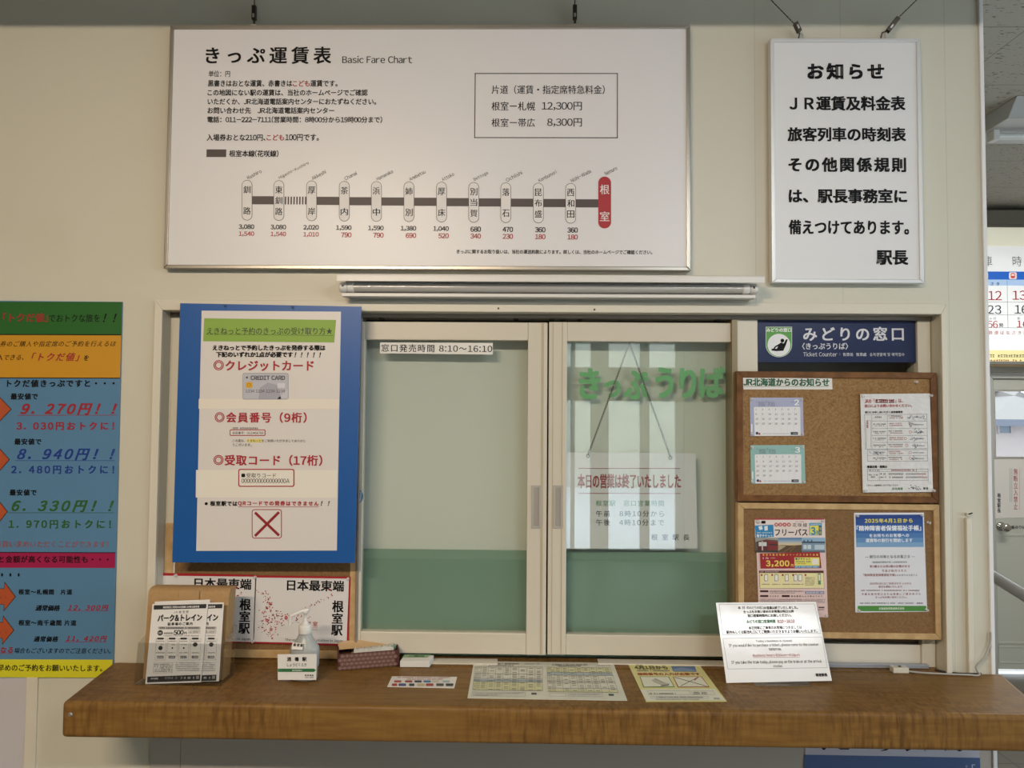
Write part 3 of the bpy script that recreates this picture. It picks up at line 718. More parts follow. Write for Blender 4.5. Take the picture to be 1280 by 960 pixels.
k.build(ins)
# round blue sticker half hidden behind the board
q = pt(444, 620.5, .038)
stk = MB().lathe((q.x, .0385, q.z), [(.0235, 0), (.0235, .0008)], ink('#2a66a8'), 36, axis='y').build('round_sticker', loc=(q.x, .038, q.z))
tag(stk, 'round blue sticker on the window frame, mostly covered by the blue board', 'sticker')
k = Ink((0, .0377, 0)).crop(0, 0, 1); k.ring(444, 620.5, 8.1, 8.7, ink('#b9cbe2'), 1, 32).t('W', 444, 615, 452, 627, ink('#c3d2e6'), b=.02); k.build(stk)

# ---- cork boards
def corkboard(name, label, rect, Y0, w_, fm_, cm_, depth=.016, bev=.002):
    x0, x1, z0, z1 = rect
    t = thing(name, label, 'cork board', ((x0+x1)/2, Y0+depth, z0))
    MB().frame(x0, x1, z0, z1, w_, Y0, Y0+depth, fm_).build('frame', t, bevel=bev)
    MB().box(x0+w_*.8, x1-w_*.8, Y0+.005, Y0+depth-.001, z0+w_*.8, z1-w_*.8, cm_).build('cork_panel', t)
    return t
ck1 = cork('fine_cork', '#8c6b45', '#795a37', '#6a4b2d')
ck2 = cork('coarse_cork', '#a28055', '#87653d', '#614527')
YL = .036
r_ = (X(196.5, 740, YL), X(447, 740, YL), CT+.002, Z(330, 655, YL))
r_ = (max(r_[0], XL+.003),) + r_[1:]
corkboard('cork_board', 'light wood framed cork board behind the blue board, standing on the counter', r_, YL, .024, frame_wood_light(), ck1, depth=.014)
YU = -.002
corkboard('cork_board', 'dark wood framed cork board holding two calendars and a handwritten form', wall_rect((920.5, 464.5), (1170.8, 465), (1174.2, 628), (922.2, 628), YU), YU, .0185, frame_wood_dark(), ck2, depth=.026)
corkboard('cork_board', 'light wood framed cork board with pink pass poster and blue notice, lower right', wall_rect((922.3, 629.5), (1174, 630), (1178, 801), (923, 796), YU), YU, .017, frame_wood_light(), ck1, depth=.026)
CY = YU+.005-.0004

# ================================================================== ON THE CORK BOARDS
def pins(corners, Y, what, group, skip=(), grow=1.0):
    names = ('top left', 'top right', 'bottom right', 'bottom left')
    for i, (a, b_) in enumerate(corners):
        if i in skip: continue
        q = pt(a, b_, Y)
        mb = MB().lathe(q, [(.0042, 0), (.0042, .0015), (.0022, .003), (.0022, .006), (.0036, .0075), (.0034, .0085)], clear_pin, 12, axis='y')
        tag(mb.build('push_pin', loc=q), 'clear push pin at the %s corner of %s' % (names[i], what), 'push pin', group)
clear_pin = glass('clear_pin', '#ffffff', 1.6, .05, haze=.35, hazecol='#ffffff')
PY = CY-.0012
G1, G2, G3 = ink('#3c3c44'), ink('#6a6a74'), ink('#8f9098')
# title strip
ti, k, _ = sheet('title_strip', 'narrow white strip with green heading lettering at the top of the dark framed cork board', 'strip',
    [(928.7, 471), (1040, 472), (1040.6, 486.8), (929.4, 486.8)], (0, PY, 0), mat=laminate)
k.crop(910, 380, 4).t('JR北海道からのお知らせ', 76, 371, 506, 411, ink('#155a40'), b=.04).line(80, 412, 505, 413, 1.5, ink('#1d6a4c')); k.build(ti)
# calendars
def calendar(cs, name_month, fill, num, first, days, ox, oy, label):
    o, k, _ = sheet('calendar_card', label, 'calendar', cs, (0, PY, 0), mat=M('calendar_'+name_month, fill, .45))
    k.crop(910, 380, 4)
    k.poly([(ox+20, oy+52), (ox+24, oy+47), (ox+248, oy+46), (ox+252, oy+50), (ox+254, oy+190), (ox+24, oy+192)], ink('#e4e3e6'), 0)
    k.t(num, ox+222, oy+10, ox+246, oy+38, ink('#eef0f4'), b=.02)
    for q in (0, 50):
        for j in range(4): k.g(ox+42+q, oy+20+j*6, ox+76+q, oy+24+j*6, G2, fill=.75)
        k.t('1' if q == 0 else '4', ox+31+q, oy+15, ox+36+q, oy+24, G2, b=.01)
    k.g(ox+205, oy+19, ox+219, oy+25, G2)
    for i in range(1, 8): k.line(ox+24+i*32.6, oy+52, ox+25+i*32.6, oy+176, .6, ink('#c9c9d2'), 1)
    for d in range(days):
        c_, r__ = (d+first) % 7, (d+first)//7
        x, y = ox+28+c_*32.4, oy+54+r__*(24 if days < 30 else 23.5)
        k.t(str(d+1), x, y, x+(6 if d < 9 else 13), y+9, ink('#3f3f4a') if c_ else ink('#8a3a44'), b=.012)
        k.r(x+17, y, x+21, y+2.5, G3)
    k.rr(ox+204, oy+172, ox+240, oy+186, 2, ink('#2d3b40'), 1).g(ox+209, oy+176, ox+236, oy+182, ink('#b8c2c4'), 2)
    k.disc(ox+36, oy+178, 7, ink('#2b3f66'), 1).disc(ox+48, oy+181, 5, ink('#a83a3a'), 1).g(ox+62, oy+178, ox+198, oy+182, G3)
    k.rr(ox+6, oy+132, ox+13, oy+172, 3, ink('#e4e3e6'), 1)
    return o, k
c1 = [(937.3, 497), (1003.7, 497), (1004.6, 544.8), (938, 545)]
o, k = calendar(c1, 'lavender', '#a9aecb', '2', 0, 28, 109, 468, 'small lavender calendar card for the second month, upper of two on the cork board'); k.build(o)
c2 = [(938, 556.6), (1005.6, 556.3), (1006.8, 604.4), (938.8, 604.6)]
o, k = calendar(c2, 'teal', '#8fb8b4', '3', 0, 31, 113, 705, 'small pale teal calendar card for the third month, lower of two on the cork board'); k.build(o)
pins([(939.5, 499.5), (1001.5, 499.5), (1002.5, 542.5), (940, 542.5)], PY-.0009, 'the lavender calendar card', 'clear pins on the calendars')
pins([(940.5, 559.5), (1003, 559), (1004.5, 602), (941, 602)], PY-.0009, 'the teal calendar card', 'clear pins on the calendars')
# handwritten form
fo = [(1075.3, 492.6), (1162.3, 491.8), (1166.3, 615), (1078.6, 615.6)]
hn, k, _ = sheet('handwritten_form', 'crinkled laminated form with a table and pen writing at the right of the cork board', 'notice', fo, (0, YU-.002, 0),
    mat=M('crinkled_laminate', '#dedddc', .35, coat=1, coat_rough=.06, bump=(38, .5, .006)))
k.crop(1050, 460, 5.336)
RI = ink('#a8454c')
k.t('JRの「', 163, 206, 232, 234, RI, b=.03).g(234, 207, 362, 232, RI).g(238, 207, 362, 232, ink('#8c2a33')).t('」は、', 366, 206, 418, 232, RI, b=.03)
k.t('窓口によりお問い合わせください。', 163, 241, 478, 262, RI, b=.03)
k.t('窓口にお申し出いただく証明書類等', 166, 287, 418, 302, b=.03)
BX = ink('#55555e')
for q in ((166, 309, 582, 540), (182, 545, 584, 622), (182, 674, 588, 750)): k.out(*q, BX, 1.6)
for y in (355, 402, 450, 496): k.line(212, y, 582, y, 1.2, BX)
k.line(182, 583, 584, 583, 1.2, BX)
for x, a, b_ in ((212, 309, 540), (315, 309, 622), (262, 674, 750)): k.line(x, a, x, b_, 1.2, BX)
k.line(182, 690, 588, 690, 1.2, BX).line(176, 350, 205, 350, 1.2, BX).line(176, 350, 176, 530, 1.2, BX).line(205, 350, 205, 530, 1.2, BX)
k.vt('証明書類', 183, 352, 402, 10, RI, b=.02)
for i, y in enumerate((326, 376, 426, 470, 516, 563, 602)):
    k.g(220, y-6, 305, y+2, G1).g(232, y+6, 290, y+12, G1, fill=.6) if i else k.g(232, y-4, 285, y+6, G1)
    k.g(322, y-10, 400+(i*7) % 30, y-2, RI if i % 2 else G1).g(328, y+3, 418, y+10, RI)
    k.ring(408+(i*9) % 60 if i in (0, 3, 4) else 468, y, 7, 9, RI); k.g(480, y-2, 560, y+5, G2)
HW = ink('#45506e')
rn = random.Random(4)
def scrawl(x0, y0, x1, y1, n, wd=2.4, m_=None):
    for i in range(n):
        a, b_ = rn.uniform(x0, x1), rn.uniform(y0, y1)
        k.line(a, b_, a+rn.uniform(-12, 12), b_+rn.uniform(-12, 12), wd, m_ or HW, 2)
scrawl(446, 320, 574, 346, 22); scrawl(460, 366, 505, 392, 12); scrawl(482, 414, 540, 438, 12); scrawl(465, 458, 545, 486, 14); scrawl(488, 510, 520, 530, 9); scrawl(190, 556, 280, 575, 14); scrawl(480, 594, 512, 610, 8); scrawl(462, 780, 528, 808, 18, 3, ink('#2b2f42'))
k.t('事業区間・期間日', 180, 650, 312, 668, b=.04).g(340, 676, 510, 686, RI).g(188, 678, 256, 686, G1)
k.g(192, 708, 252, 716, G1).g(205, 722, 236, 732, G1)
for y in (706, 728): k.disc(273, y, 4, BLACK).g(282, y-5, 418, y+5, G1).g(438, y-5, 520, y+5, G2).g(520, y-5, 580, y+5, RI)
k.t('くわしくは駅係員におたずねください', 176, 776, 388, 788, b=.01).t('JR北海道', 342, 797, 418, 813, ink('#3b7a4e'), b=.02).t('駅長', 555, 796, 588, 810, b=.02)
k.build(hn)
pins([(1078, 495), (1163, 494.5), (1166.3, 613), (1081, 613)], YU-.003, 'the handwritten form', 'clear pins on the handwritten form')
tag(MB().lathe(pt(1144, 477.5, CY), [(.0042, 0), (.0042, .0015), (.0022, .003), (.0022, .009), (.0036, .0105)], clear_pin, 12, axis='y').build('push_pin', loc=pt(1144, 477.5, CY)), 'spare clear push pin alone on bare cork above the handwritten form', 'push pin')
tag(MB().lathe(pt(1160, 653, CY), [(.004, 0), (.004, .0015), (.002, .003), (.002, .009), (.0036, .0105)], clear_pin, 12, axis='y').build('push_pin', loc=pt(1160, 653, CY)), 'spare clear push pin beside the blue notice near the light frame', 'push pin')

# pink free pass poster
pc = [(944.2, 648.6), (1031, 648.6), (1035, 771.6), (948.6, 771.6)]
fp, k, _ = sheet('pass_poster', 'pink poster for a three day free pass with photographs and a red price panel', 'poster', pc, (0, PY, 0), mat=M('pink_poster_paper', '#dfc3bf', .42))
k.crop(920, 640, 6.4)
k.r(152, 51, 706, 62, ink('#a33038')).r(150, 62, 712, 205, ink('#e3d5d0'), 0).ring(172, 78, 11, 14, G1).rr(202, 70, 236, 92, 4, BLACK)
k.poly([(150, 108), (298, 101), (302, 198), (158, 212)], ink('#2b82b8'), 1)
k.poly([(178, 116), (206, 110), (214, 138), (186, 144)], ink('#dfe6ea'), 2).poly([(224, 114), (252, 110), (254, 146), (228, 150)], ink('#dfe6ea'), 2)
k.g(166, 160, 290, 170, ink('#cfe0ea'), 2).t('電子チケット', 164, 178, 292, 202, ink('#e4edf2'), b=.03, lv=2)
for i, x in enumerate((322, 354, 388, 422)): k.disc(x, 101, 16, ink('#b33a3c'), 1)
for ch, x in zip('根室本線', (322, 354, 388, 422)): k.t(ch, x-9, 92, x+9, 110, ink('#ecdcd8'), b=.02, lv=2)
k.t('花咲線', 452, 88, 568, 120, b=.005).g(476, 74, 545, 80, RI).t('フリーパス', 310, 134, 572, 190, b=.022)
k.rr(585, 87, 686, 186, 6, ink('#2f8fbf'), 1).r(590, 108, 660, 182, ink('#e4dc5e'), 2).g(594, 92, 680, 104, ink('#e6eff2'), 2).t('3', 597, 120, 634, 182, ink('#2a86a8'), b=.04, lv=3).t('日間', 637, 148, 658, 178, ink('#2a86a8'), b=.03, lv=3)
k.r(664, 112, 682, 186, ink('#2e3438'), 2).vt('有効', 673, 116, 182, 13, ink('#e4dc5e'), lv=3)
# photographs: train, seashore, station building
k.r(153, 205, 336, 324, ink('#5c5448'), 1).poly([(153, 205), (336, 205), (336, 226), (240, 218), (153, 240)], ink('#9a9a94'), 2)
k.poly([(172, 232), (252, 226), (252, 312), (172, 306)], ink('#5e2426'), 2).poly([(252, 226), (336, 240), (336, 300), (252, 312)], ink('#7d2a2c'), 2)
k.r(180, 240, 206, 272, ink('#c9d0d2'), 3).r(214, 240, 244, 272, ink('#c9d0d2'), 3).r(205, 232, 214, 310, ink('#cfc4bc'), 3).r(262, 256, 330, 266, ink('#2f2a2a'), 3).r(153, 306, 336, 324, ink('#3e3a34'), 3)
for i, c_ in enumerate(('#5d80ab', '#83a0bb', '#b0b6b4', '#cdbd9a', '#c39d66')): k.r(336, 205+i*15, 526, 220+i*15, ink(c_), 1)
k.poly([(336, 262), (440, 268), (526, 262), (526, 324), (336, 324)], ink('#59462f'), 2).poly([(336, 262), (400, 272), (336, 312)], ink('#a89a7e'), 3).line(380, 318, 470, 268, 5, ink('#8d6a3e'), 3).line(430, 320, 478, 268, 4, ink('#8d6a3e'), 3)
k.r(526, 205, 712, 240, ink('#8fb0cc'), 1).r(526, 240, 712, 324, ink('#7d97ad'), 1).r(526, 236, 712, 247, ink('#39434e'), 2).r(538, 262, 600, 296, ink('#c8d4dc'), 2).r(628, 262, 706, 300, ink('#b9c9d6'), 2).r(566, 262, 570, 296, ink('#4a5a6a'), 3).r(526, 308, 712, 324, ink('#5d6c77'), 2)
for x in (545, 575, 605): k.t('駅', x-7, 222, x+7, 236, ink('#2e3a46'), lv=3)
k.poly([(190, 330), (668, 318), (682, 448), (196, 452)], ink('#9e1f28'), 4)
k.t('根室本線花咲線フリーパスで乗り放題', 210, 333, 655, 349, ink('#e0c35a'), b=.03, lv=5).g(212, 360, 262, 374, WHT, 5).g(268, 364, 312, 370, WHT, 5)
k.t('3,200', 238, 386, 425, 440, ink('#e6cf62'), b=.04, lv=5).t('円', 438, 416, 458, 438, ink('#e6cf62'), b=.03, lv=5)
k.r(466, 362, 666, 428, ink('#e4dc6a'), 5).r(466, 428, 666, 446, ink('#5f9fc4'), 5).t('電子チケット', 472, 366, 592, 384, ink('#31506a'), b=.03, lv=6).g(474, 390, 594, 402, ink('#31506a'), 6).g(474, 408, 560, 416, RI, 6).r(606, 374, 654, 418, ink('#e7e4dc'), 6).g(474, 432, 650, 442, WHT, 6)
k.r(184, 468, 700, 486, ink('#5a2a26'), 2).g(192, 471, 340, 482, ink('#d8c0ba'), 3)
k.poly([(186, 486), (700, 486), (706, 610), (190, 612)], ink('#5d5548'), 1).poly([(188, 488), (698, 488), (704, 608), (192, 610)], ink('#e6dda6'), 2)
for i, x in enumerate((240, 322, 404, 475, 512)):
    k.rr(x-15, 498, x+15, 552, 5, BX, 3).rr(x-12, 502, x+12, 548, 4, ink('#e9e6dc'), 4)
    k.poly([(x-10, 552), (x+16, 548), (x+4, 572), (x-12, 566)], ink('#e8d8c8'), 3).g(x-34, 574, x+30, 581, G1, 3)
for x in (203, 288, 372, 455, 554): k.disc(x, 503, 8, ink('#a33038'), 4)
for j in range(7): k.g(552, 520+j*10, 628, 526+j*10, G2, 3)
k.r(655, 490, 676, 580, ink('#5f8f72'), 4).r(659, 500, 672, 548, ink('#dfe2dc'), 5)
for y, b_ in ((634, 262), (672, 262)): k.r(192, y-8, 258, y+7, ink('#46221f'), 1)
k.r(366, 664, 428, 680, ink('#46221f'), 1).t('2026年4月1日から2027年3月31日まで', 268, 627, 540, 640, b=.01).g(268, 644, 470, 651, G2).t('大人のみ', 268, 666, 340, 678, b=.02).t('発売箇所により異なります', 440, 667, 690, 680, b=.02)
k.r(552, 632, 706, 656, ink('#8d8fb0'), 1).g(560, 637, 700, 651, WHT, 2)
for j in range(3): k.g(194, 694+j*12, 712, 702+j*12, G3)
k.r(660, 758, 706, 768, ink('#46221f'), 1).g(560, 776, 706, 784, G1)
k.build(fp)
pins([(948, 652), (1028, 651), (1032.5, 768.5), (0, 0)], PY-.0009, 'the pink pass poster', 'clear pins on the pink poster', skip=(3,))

# blue disability handbook notice
bn = [(1067.4, 641), (1154.8, 640.8), (1159, 764.6), (1069.2, 765.6)]
dn, k, _ = sheet('discount_notice', 'white notice with deep blue heading block and green foot, right on the lower cork board', 'notice', bn, (0, PY, 0), mat=M('notice_print_paper', '#dedfe6', .4))
k.crop(1060, 635, 6.857)
hb = ('#173a86', '#1c4690', '#24539a', '#3163a6', '#4577b1', '#5e8cbd', '#7ba2c8')
for i, c_ in enumerate(hb): k.poly([(64+i*1.0, 58+i*39.6), (640+i*1.2, 56+i*39.6), (641+i*1.2, 56+(i+1)*39.6), (65+i, 58+(i+1)*39.6)], ink(c_), 0)
YW, WH2 = ink('#e3d94e'), ink('#e9edf4')
k.t('2025年4月1日から', 142, 88, 552, 128, YW, b=.035).t('「精神障害者保健福祉手帳」', 72, 148, 625, 196, WH2, b=.03).t('をお持ちのお客様への', 182, 219, 522, 250, WH2, b=.025).t('運賃等の割引を開始します', 150, 260, 552, 293, WH2, b=.025)
DG = ink('#3d5a42'); RB = ink('#8e3d3d')
k.t('― 割引の対象となるお客さま ―', 145, 402, 572, 430, DG, b=.008).t('「精神障害者保健福祉手帳」に旅客鉄道株式会社', 205, 456, 506, 472, DG, b=0)
k.t('第1種または第2種の記載がある', 185, 488, 528, 510, RB, b=.01).t('写真が貼付された', 290, 527, 500, 547, RB, b=.008).t('「精神障害者保健福祉手帳」', 130, 562, 410, 585, RB, b=.012).t('をお持ちのお客さま', 418, 566, 592, 583, G2, b=.0)
k.t('2025年4月1日ご利用分のきっぷから', 185, 637, 540, 656, RB, b=.008).t('割引を開始いたします。', 262, 664, 470, 683, RB, b=.008)
k.g(112, 700, 615, 711, RB).t('手帳を発売窓口または係員にご提示のうえ', 115, 727, 622, 747, RB, b=.01).t('きっぷをお買い求めください。', 235, 755, 505, 774, RB, b=.01)
k.g(102, 808, 400, 820, G2).g(418, 808, 560, 820, G2).g(575, 808, 640, 822, G1)
k.poly([(82, 838), (670, 838), (674, 884), (84, 884)], ink('#4a8a3a'), 0).t('北海道旅客鉄道株式会社', 262, 850, 482, 871, ink('#dfe8d8'), b=.02)
k.build(dn)
pins([(1071, 644.5), (1152, 644), (1158, 762), (1073.5, 763)], PY-.0009, 'the blue headed notice', 'clear pins on the blue headed notice')

# ================================================================== AT THE WINDOW
# navy ticket counter sign on the fixed pane
Y0 = .05
nv, k, _ = sheet('counter_sign', 'navy blue sign with white lettering and a green badge above the dark framed cork board', 'sign',
    [(947.2, 400.6), (1146.4, 400.4), (1147, 453), (947.5, 453)], (0, Y0, 0), th=.0035, mat=M('navy_sign_face', '#17244f', .3))
k.crop(910, 380, 4)
SW, SG = ink('#d9d9de'), ink('#5ba04a')
k.poly([(188, 114), (320, 114), (320, 204)]+[(254+66*math.cos(rad(a)), 204+62*math.sin(rad(a))) for a in range(0, 181, 12)]+[(188, 204)], ink('#cfd8cf'), 0)
k.poly([(191, 117), (317, 117), (317, 204)]+[(254+63*math.cos(rad(a)), 204+59*math.sin(rad(a))) for a in range(0, 181, 12)]+[(191, 204)], SG, 1)
k.t('みどりの窓口', 192, 120, 316, 140, ink('#f0f0f2'), b=.03, lv=2).disc(254, 205, 57, ink('#e9eaec'), 2, 56, 40)
k.disc(271, 183, 9.5, BLACK, 3).poly([(254, 200), (266, 192), (278, 198), (290, 176), (298, 178), (288, 206), (276, 234), (240, 236), (216, 232), (218, 224), (244, 224)], BLACK, 3)
k.line(262, 200, 236, 214, 7, BLACK, 4).line(236, 214, 226, 230, 7, BLACK, 4).line(278, 212, 252, 216, 7, BLACK, 4)
k.t('みどりの窓口', 375, 114, 878, 184, SW, b=.025).t('〈きっぷうりば〉', 370, 194, 600, 228, SW, b=.02).t('Ticket Counter', 376, 240, 545, 262, SW, b=.01)
k.r(558, 244, 560, 258, ink('#8a93b0')).t('售票处', 574, 244, 626, 261, SW, b=.01).t('售票處', 640, 244, 692, 261, SW, b=.01).t('승차권발매 및 예약접수', 708, 244, 882, 261, SW, b=.01)
k.build(nv)
# opening hours strip on the left glass
oh, k, _ = sheet('hours_strip', 'narrow white strip giving sales hours, stuck to the top of the left sliding glass', 'strip',
    [(475, 428), (616, 428.6), (616, 443.2), (475, 441.6)], (0, SY+.0115, 0), mat=M('strip_paper', '#e2dfda', .5))
k.crop(440, 380, 4.365).t('窓口発売時間 8:10～16:10', 160, 221, 765, 263, b=.012); k.build(oh)
# green letters behind the right glass
LY = .072
MB().box(sr[2], sr[3], LY+.0015, LY+.0045, sr[6], sr[7], glass('inner_glass', '#fdfefd', .3)).build('inner_pane', win)
lg = M('leaf_green_film', '#74c07f', .5)
lt = [('き', 215, 345, 348, 536), ('っ', 370, 420, 470, 528), ('ぷ', 490, 358, 640, 540), ('う', 685, 340, 797, 530), ('り', 832, 345, 937, 530), ('ば', 955, 335, 1115, 528)]
names = ('first letter, at the far left of the line', 'small second letter', 'third letter with a little circle', 'fourth letter with a short top bar', 'fifth letter made of two strokes', 'last letter with two ticks, beside the jamb')
for (ch, a0, b0, a1, b1), nm in zip(lt, names):
    kk = Ink((0, LY, 0)).crop(680, 390, 4.923); kk.base = 0
    vs, fs, q0, q1, r0, r1, ly = glyphs(ch, .04, 0, 0)
    c, w_, h_ = kk.fr(a0, b0, a1, b1); mb = MB()
    pts = [c + V(((a-(q0+q1)/2)*w_/(q1-q0), 0, (b_-(r0+r1)/2)*h_/(r1-r0))) for a, b_ in vs]
    pts = [p-V((0, 4e-5*q, 0)) for p, q in zip(pts, ly)]
    mb.add(pts, fs, lg); mb.add([p+V((0, .0014, 0)) for p in pts], [f[::-1] for f in fs], lg)
    from collections import Counter
    ec = Counter(); ed = {}
    for f in fs:
        for i in range(len(f)):
            e = (f[i], f[(i+1) % len(f)]); ec[tuple(sorted(e))] += 1; ed[tuple(sorted(e))] = e
    mb.add([p for p in pts]+[p+V((0, .0014, 0)) for p in pts], [(e[0], e[1], e[1]+len(pts), e[0]+len(pts)) for kx, e in ed.items() if ec[kx] == 1], lg)
    o = mb.build('window_letter', loc=c); tag(o, 'green cut-out %s, on the right window glass' % nm, 'letter', 'green letters across the right glass')
# closed sign on a chain behind the right glass
Y0 = .060
cs, k, pp = sheet('closed_sign', 'white acrylic closing time sign with red heading, hung on a chain behind the right glass', 'sign',
    [(703.5, 565.5), (869.5, 566.5), (872, 685.5), (703.5, 686)], (0, Y0, 0), th=.003, mat=M('white_sign_acrylic', '#dcdcde', .3))
k.crop(680, 550, 4.923); k.base = .0004
R3, G4 = ink('#93222c'), ink('#4f8a55')
k.t('本日の営業は終了いたしました', 206, 208, 842, 298, R3, b=.03, stretch=True).r(212, 173, 836, 177, R3).r(212, 327, 840, 331, R3)
k.t('根室駅　窓口営業時間', 318, 371, 738, 407, G4, b=.01).t('午前　8時10分から', 320, 434, 738, 472, b=.01).t('午後　4時10分まで', 320, 488, 738, 527, b=.01).t('根室駅長', 660, 579, 895, 617, b=.015)
k.build(cs)
top, h1, h2 = pt(787, 429, Y0-.003), pt(735, 569, Y0-.003), pt(838, 571, Y0-.003)
mb = MB()
for e in (h1, h2):
    n = 44; d = (e-top)/n
    for i in range(n):
        c = top+d*(i+.5); s_ = V((0, .0011 if i % 2 else -.0011, 0)); px_ = d.normalized().cross(V((0, 1, 0)))*(.0019 if i % 2 == 0 else .0007)
        mb.tube([c-d*.62-px_, c+d*.62-px_], .0010, dark_metal, 6).tube([c-d*.62+px_, c+d*.62+px_], .0009, M('mid_steel', '#77716a', .4, metal=.7), 6)
mb.build('chain', cs)
for e in (h1, h2):
    n = 14; MB().tube([e+V((.0045*math.sin(2*math.pi*i/n), 0, -.002+.0055*math.cos(2*math.pi*i/n))) for i in range(n+1)], .0009, dark_metal, 6).build('hook', cs)
mb = MB().tube([top+V((0, 0, .004)), top, top+V((.004, .002, -.004))], .0012, dark_metal, 8)
mb.build('hook', cs)

# ================================================================== ON THE COUNTER
# plane of a sheet leaning back on the counter
def lean(px, py, deg, h=.002):
    p = ptz(px, py, CT+h); a = rad(deg); return p, V((0, -math.cos(a), math.sin(a)))

# ---- acrylic brochure holder with a kraft card back and the leaflets in it
o_, n_ = lean(216, 854, 8, .004)
hx0, hx1 = ptz(172, 853, CT).x, ptz(281, 853, CT).x
hy = o_.y
hold = thing('brochure_holder', 'clear acrylic leaflet holder with brown kraft card back, at the left counter end', 'leaflet holder', ((hx0+hx1)/2, hy+.04, CT))
H = .135
mb = MB(); t_ = .0022; s8 = math.tan(rad(8))
def slab(x0, x1, ya, yb, z0, z1, m_): # upright slab leaning 8 degrees
    mb.prism([(x0, ya+(z0-CT)*s8, z0), (x1, ya+(z0-CT)*s8, z0), (x1, ya+(z1-CT)*s8, z1), (x0, ya+(z1-CT)*s8, z1)], (0, yb-ya, 0), m_)
fy = hy-.006
slab(hx0, hx1, fy, fy+t_, CT+.001, CT+.105, clear_pl); slab(hx0, hx1, hy+.075, hy+.075+t_, CT+.001, CT+.13, clear_pl)
mb.build('front_panel', hold)
for x in (hx0, hx1-t_):
    mb = MB().prism([(x, fy+t_, CT+.001), (x, hy+.075, CT+.001), (x, hy+.075+.13*s8, CT+.131), (x, fy+t_+.105*s8, CT+.105)], (t_, 0, 0), clear_pl)
    mb.build('side_panel', hold)
MB().box(hx0, hx1, fy, hy+.077, CT+.0002, CT+.003, clear_pl).build('base', hold)
kraft = M('kraft_card', '#b08e61', .75, noise=(90, '#a58257', (1, 1, 1)))
p0, p1 = ptp(186, 741, o_-n_*.03, n_), ptp(287, 741, o_-n_*.03, n_)
q0, q1 = V((hx0+.006, hy+.028, CT+.004)), V((hx1-.008, hy+.028, CT+.004))
mb = MB(); prof = []; nb = 10
up_ = (p0-q0); hh = up_.z
for i in range(nb+1):
    a = math.pi/2*i/nb; prof.append((.026*(1-math.cos(a))-.0, hh+.013*math.sin(a)))
prof = [(0, 0)]+prof+[(.045, hh+.012), (.045, 0)]
L = lambda d, z, s_: V((q0.x if s_ == 0 else q1.x, q0.y+d+z*s8, q0.z+z)) + V(((p0.x-q0.x)*z/hh if s_ == 0 else (p1.x-q1.x)*z/hh, 0, 0))
n = len(prof); vs = [L(d, z, 0) for d, z in prof]+[L(d, z, 1) for d, z in prof]
mb.add(vs, [(i, (i+1) % n, n+(i+1) % n, n+i) for i in range(n)], kraft, False).add(vs, [tuple(range(n)), tuple(range(n, 2*n))], kraft)
card = mb.build('card_back', hold)
a, b_ = ptp(226, 737, o_-n_*.029, n_), ptp(249, 758, o_-n_*.029, n_)
MB().box(a.x, b_.x, q0.y-.0012+s8*(b_.z-q0.z), q0.y-.0006+s8*(b_.z-q0.z), b_.z, a.z, M('packing_tape', '#b3926a', .25)).build('tape', card)
fly = M('leaflet_paper', '#dedbd8', .5)
def leaflet(cs, dep, dx, label, full):
    o = o_-n_*dep
    t, k, _ = sheet('leaflet', label, 'leaflet', cs, o, n_, th=.0012, mat=fly, group='park and ride leaflets in the holder')
    k.crop(170, 745, 8); D = lambda x: x+dx; GK, GL = ink('#26262a'), ink('#77777c')
    X1 = 660 if full else 700
    def cl(x): return D(x)
    k.poly([(cl(180), 92), (cl(706), 80), (cl(702), 122), (cl(178), 136)], GK, 1).t('根室周辺ご利用のお客様にお得な駐車場', cl(272), 98, cl(634), 120, ink('#dcdad8'), b=.03, lv=2)
    k.t('JR根室駅', cl(378), 146, cl(528), 172, GL, b=.01).t('パーク&トレイン', cl(218), 182, cl(662), 252, GK, b=.05)
    k.t('駐車場のご案内', cl(318), 262, cl(566), 294, GK, b=.035)
    k.rr(cl(222), 305, cl(646), 332, 10, ink('#a9a7a6'), 1).g(cl(240), 310, cl(632), 326, GK, 2)
    k.disc(cl(243), 368, 27, GK, 1).g(cl(226), 358, cl(262), 378, ink('#c9c7c5'), 2).g(cl(280), 362, cl(372), 380, GK).t('500', cl(378), 340, cl(478), 388, GK, b=.03).t('円', cl(484), 358, cl(508), 382, GK, b=.03)
    k.out(cl(524), 342, cl(642), 374, GL, 2).g(cl(532), 348, cl(636), 356, GK).g(cl(532), 360, cl(620), 368, GK).g(cl(275), 392, cl(630), 402, GL)
    for i, x in enumerate((196, 314, 430, 548)):
        x = cl(x-i*1.5)
        k.out(x, 424, x+102, 640-(40 if i == 1 else 0), GL, 2).rr(x+18, 416, x+84, 434, 6, GK, 2).g(x+10, 446, x+92, 458, GL)
        k.disc(x+50 if i in (0, 3) else x+52, 520-(35 if i == 3 else 0), 22 if i in (0, 3) else 8, GK, 1).g(x+8, 560, x+90, 572, GL).rr(x+14, 596, x+82, 624, 5, GL, 1)
        k.g(x+20, 480, x+80, 490, GL, fill=.6).g(x+14, 604, x+78, 616, ink('#d5d3d0'), 2)
    k.out(cl(176), 668, cl(366), 768, GL, 2)
    for j in range(5): k.g(cl(184), 678+j*17, cl(358), 688+j*17, GK, fill=.7).g(cl(396), 662+j*19, cl(634), 672+j*19, GL)
    k.poly([(cl(116), 806), (cl(646), 786), (cl(642), 846), (cl(112), 864)], GK, 1).t('JR北海道', cl(146), 815, cl(222), 834, ink('#cfcdcb'), b=.02, lv=2).g(cl(290), 806, cl(412), 828, ink('#8d8b8a'), 2).g(cl(450), 806, cl(590), 826, ink('#cfcdcb'), 2).r(cl(602), 796, cl(632), 828, ink('#8d8b8a'), 2)
    k.build(t)
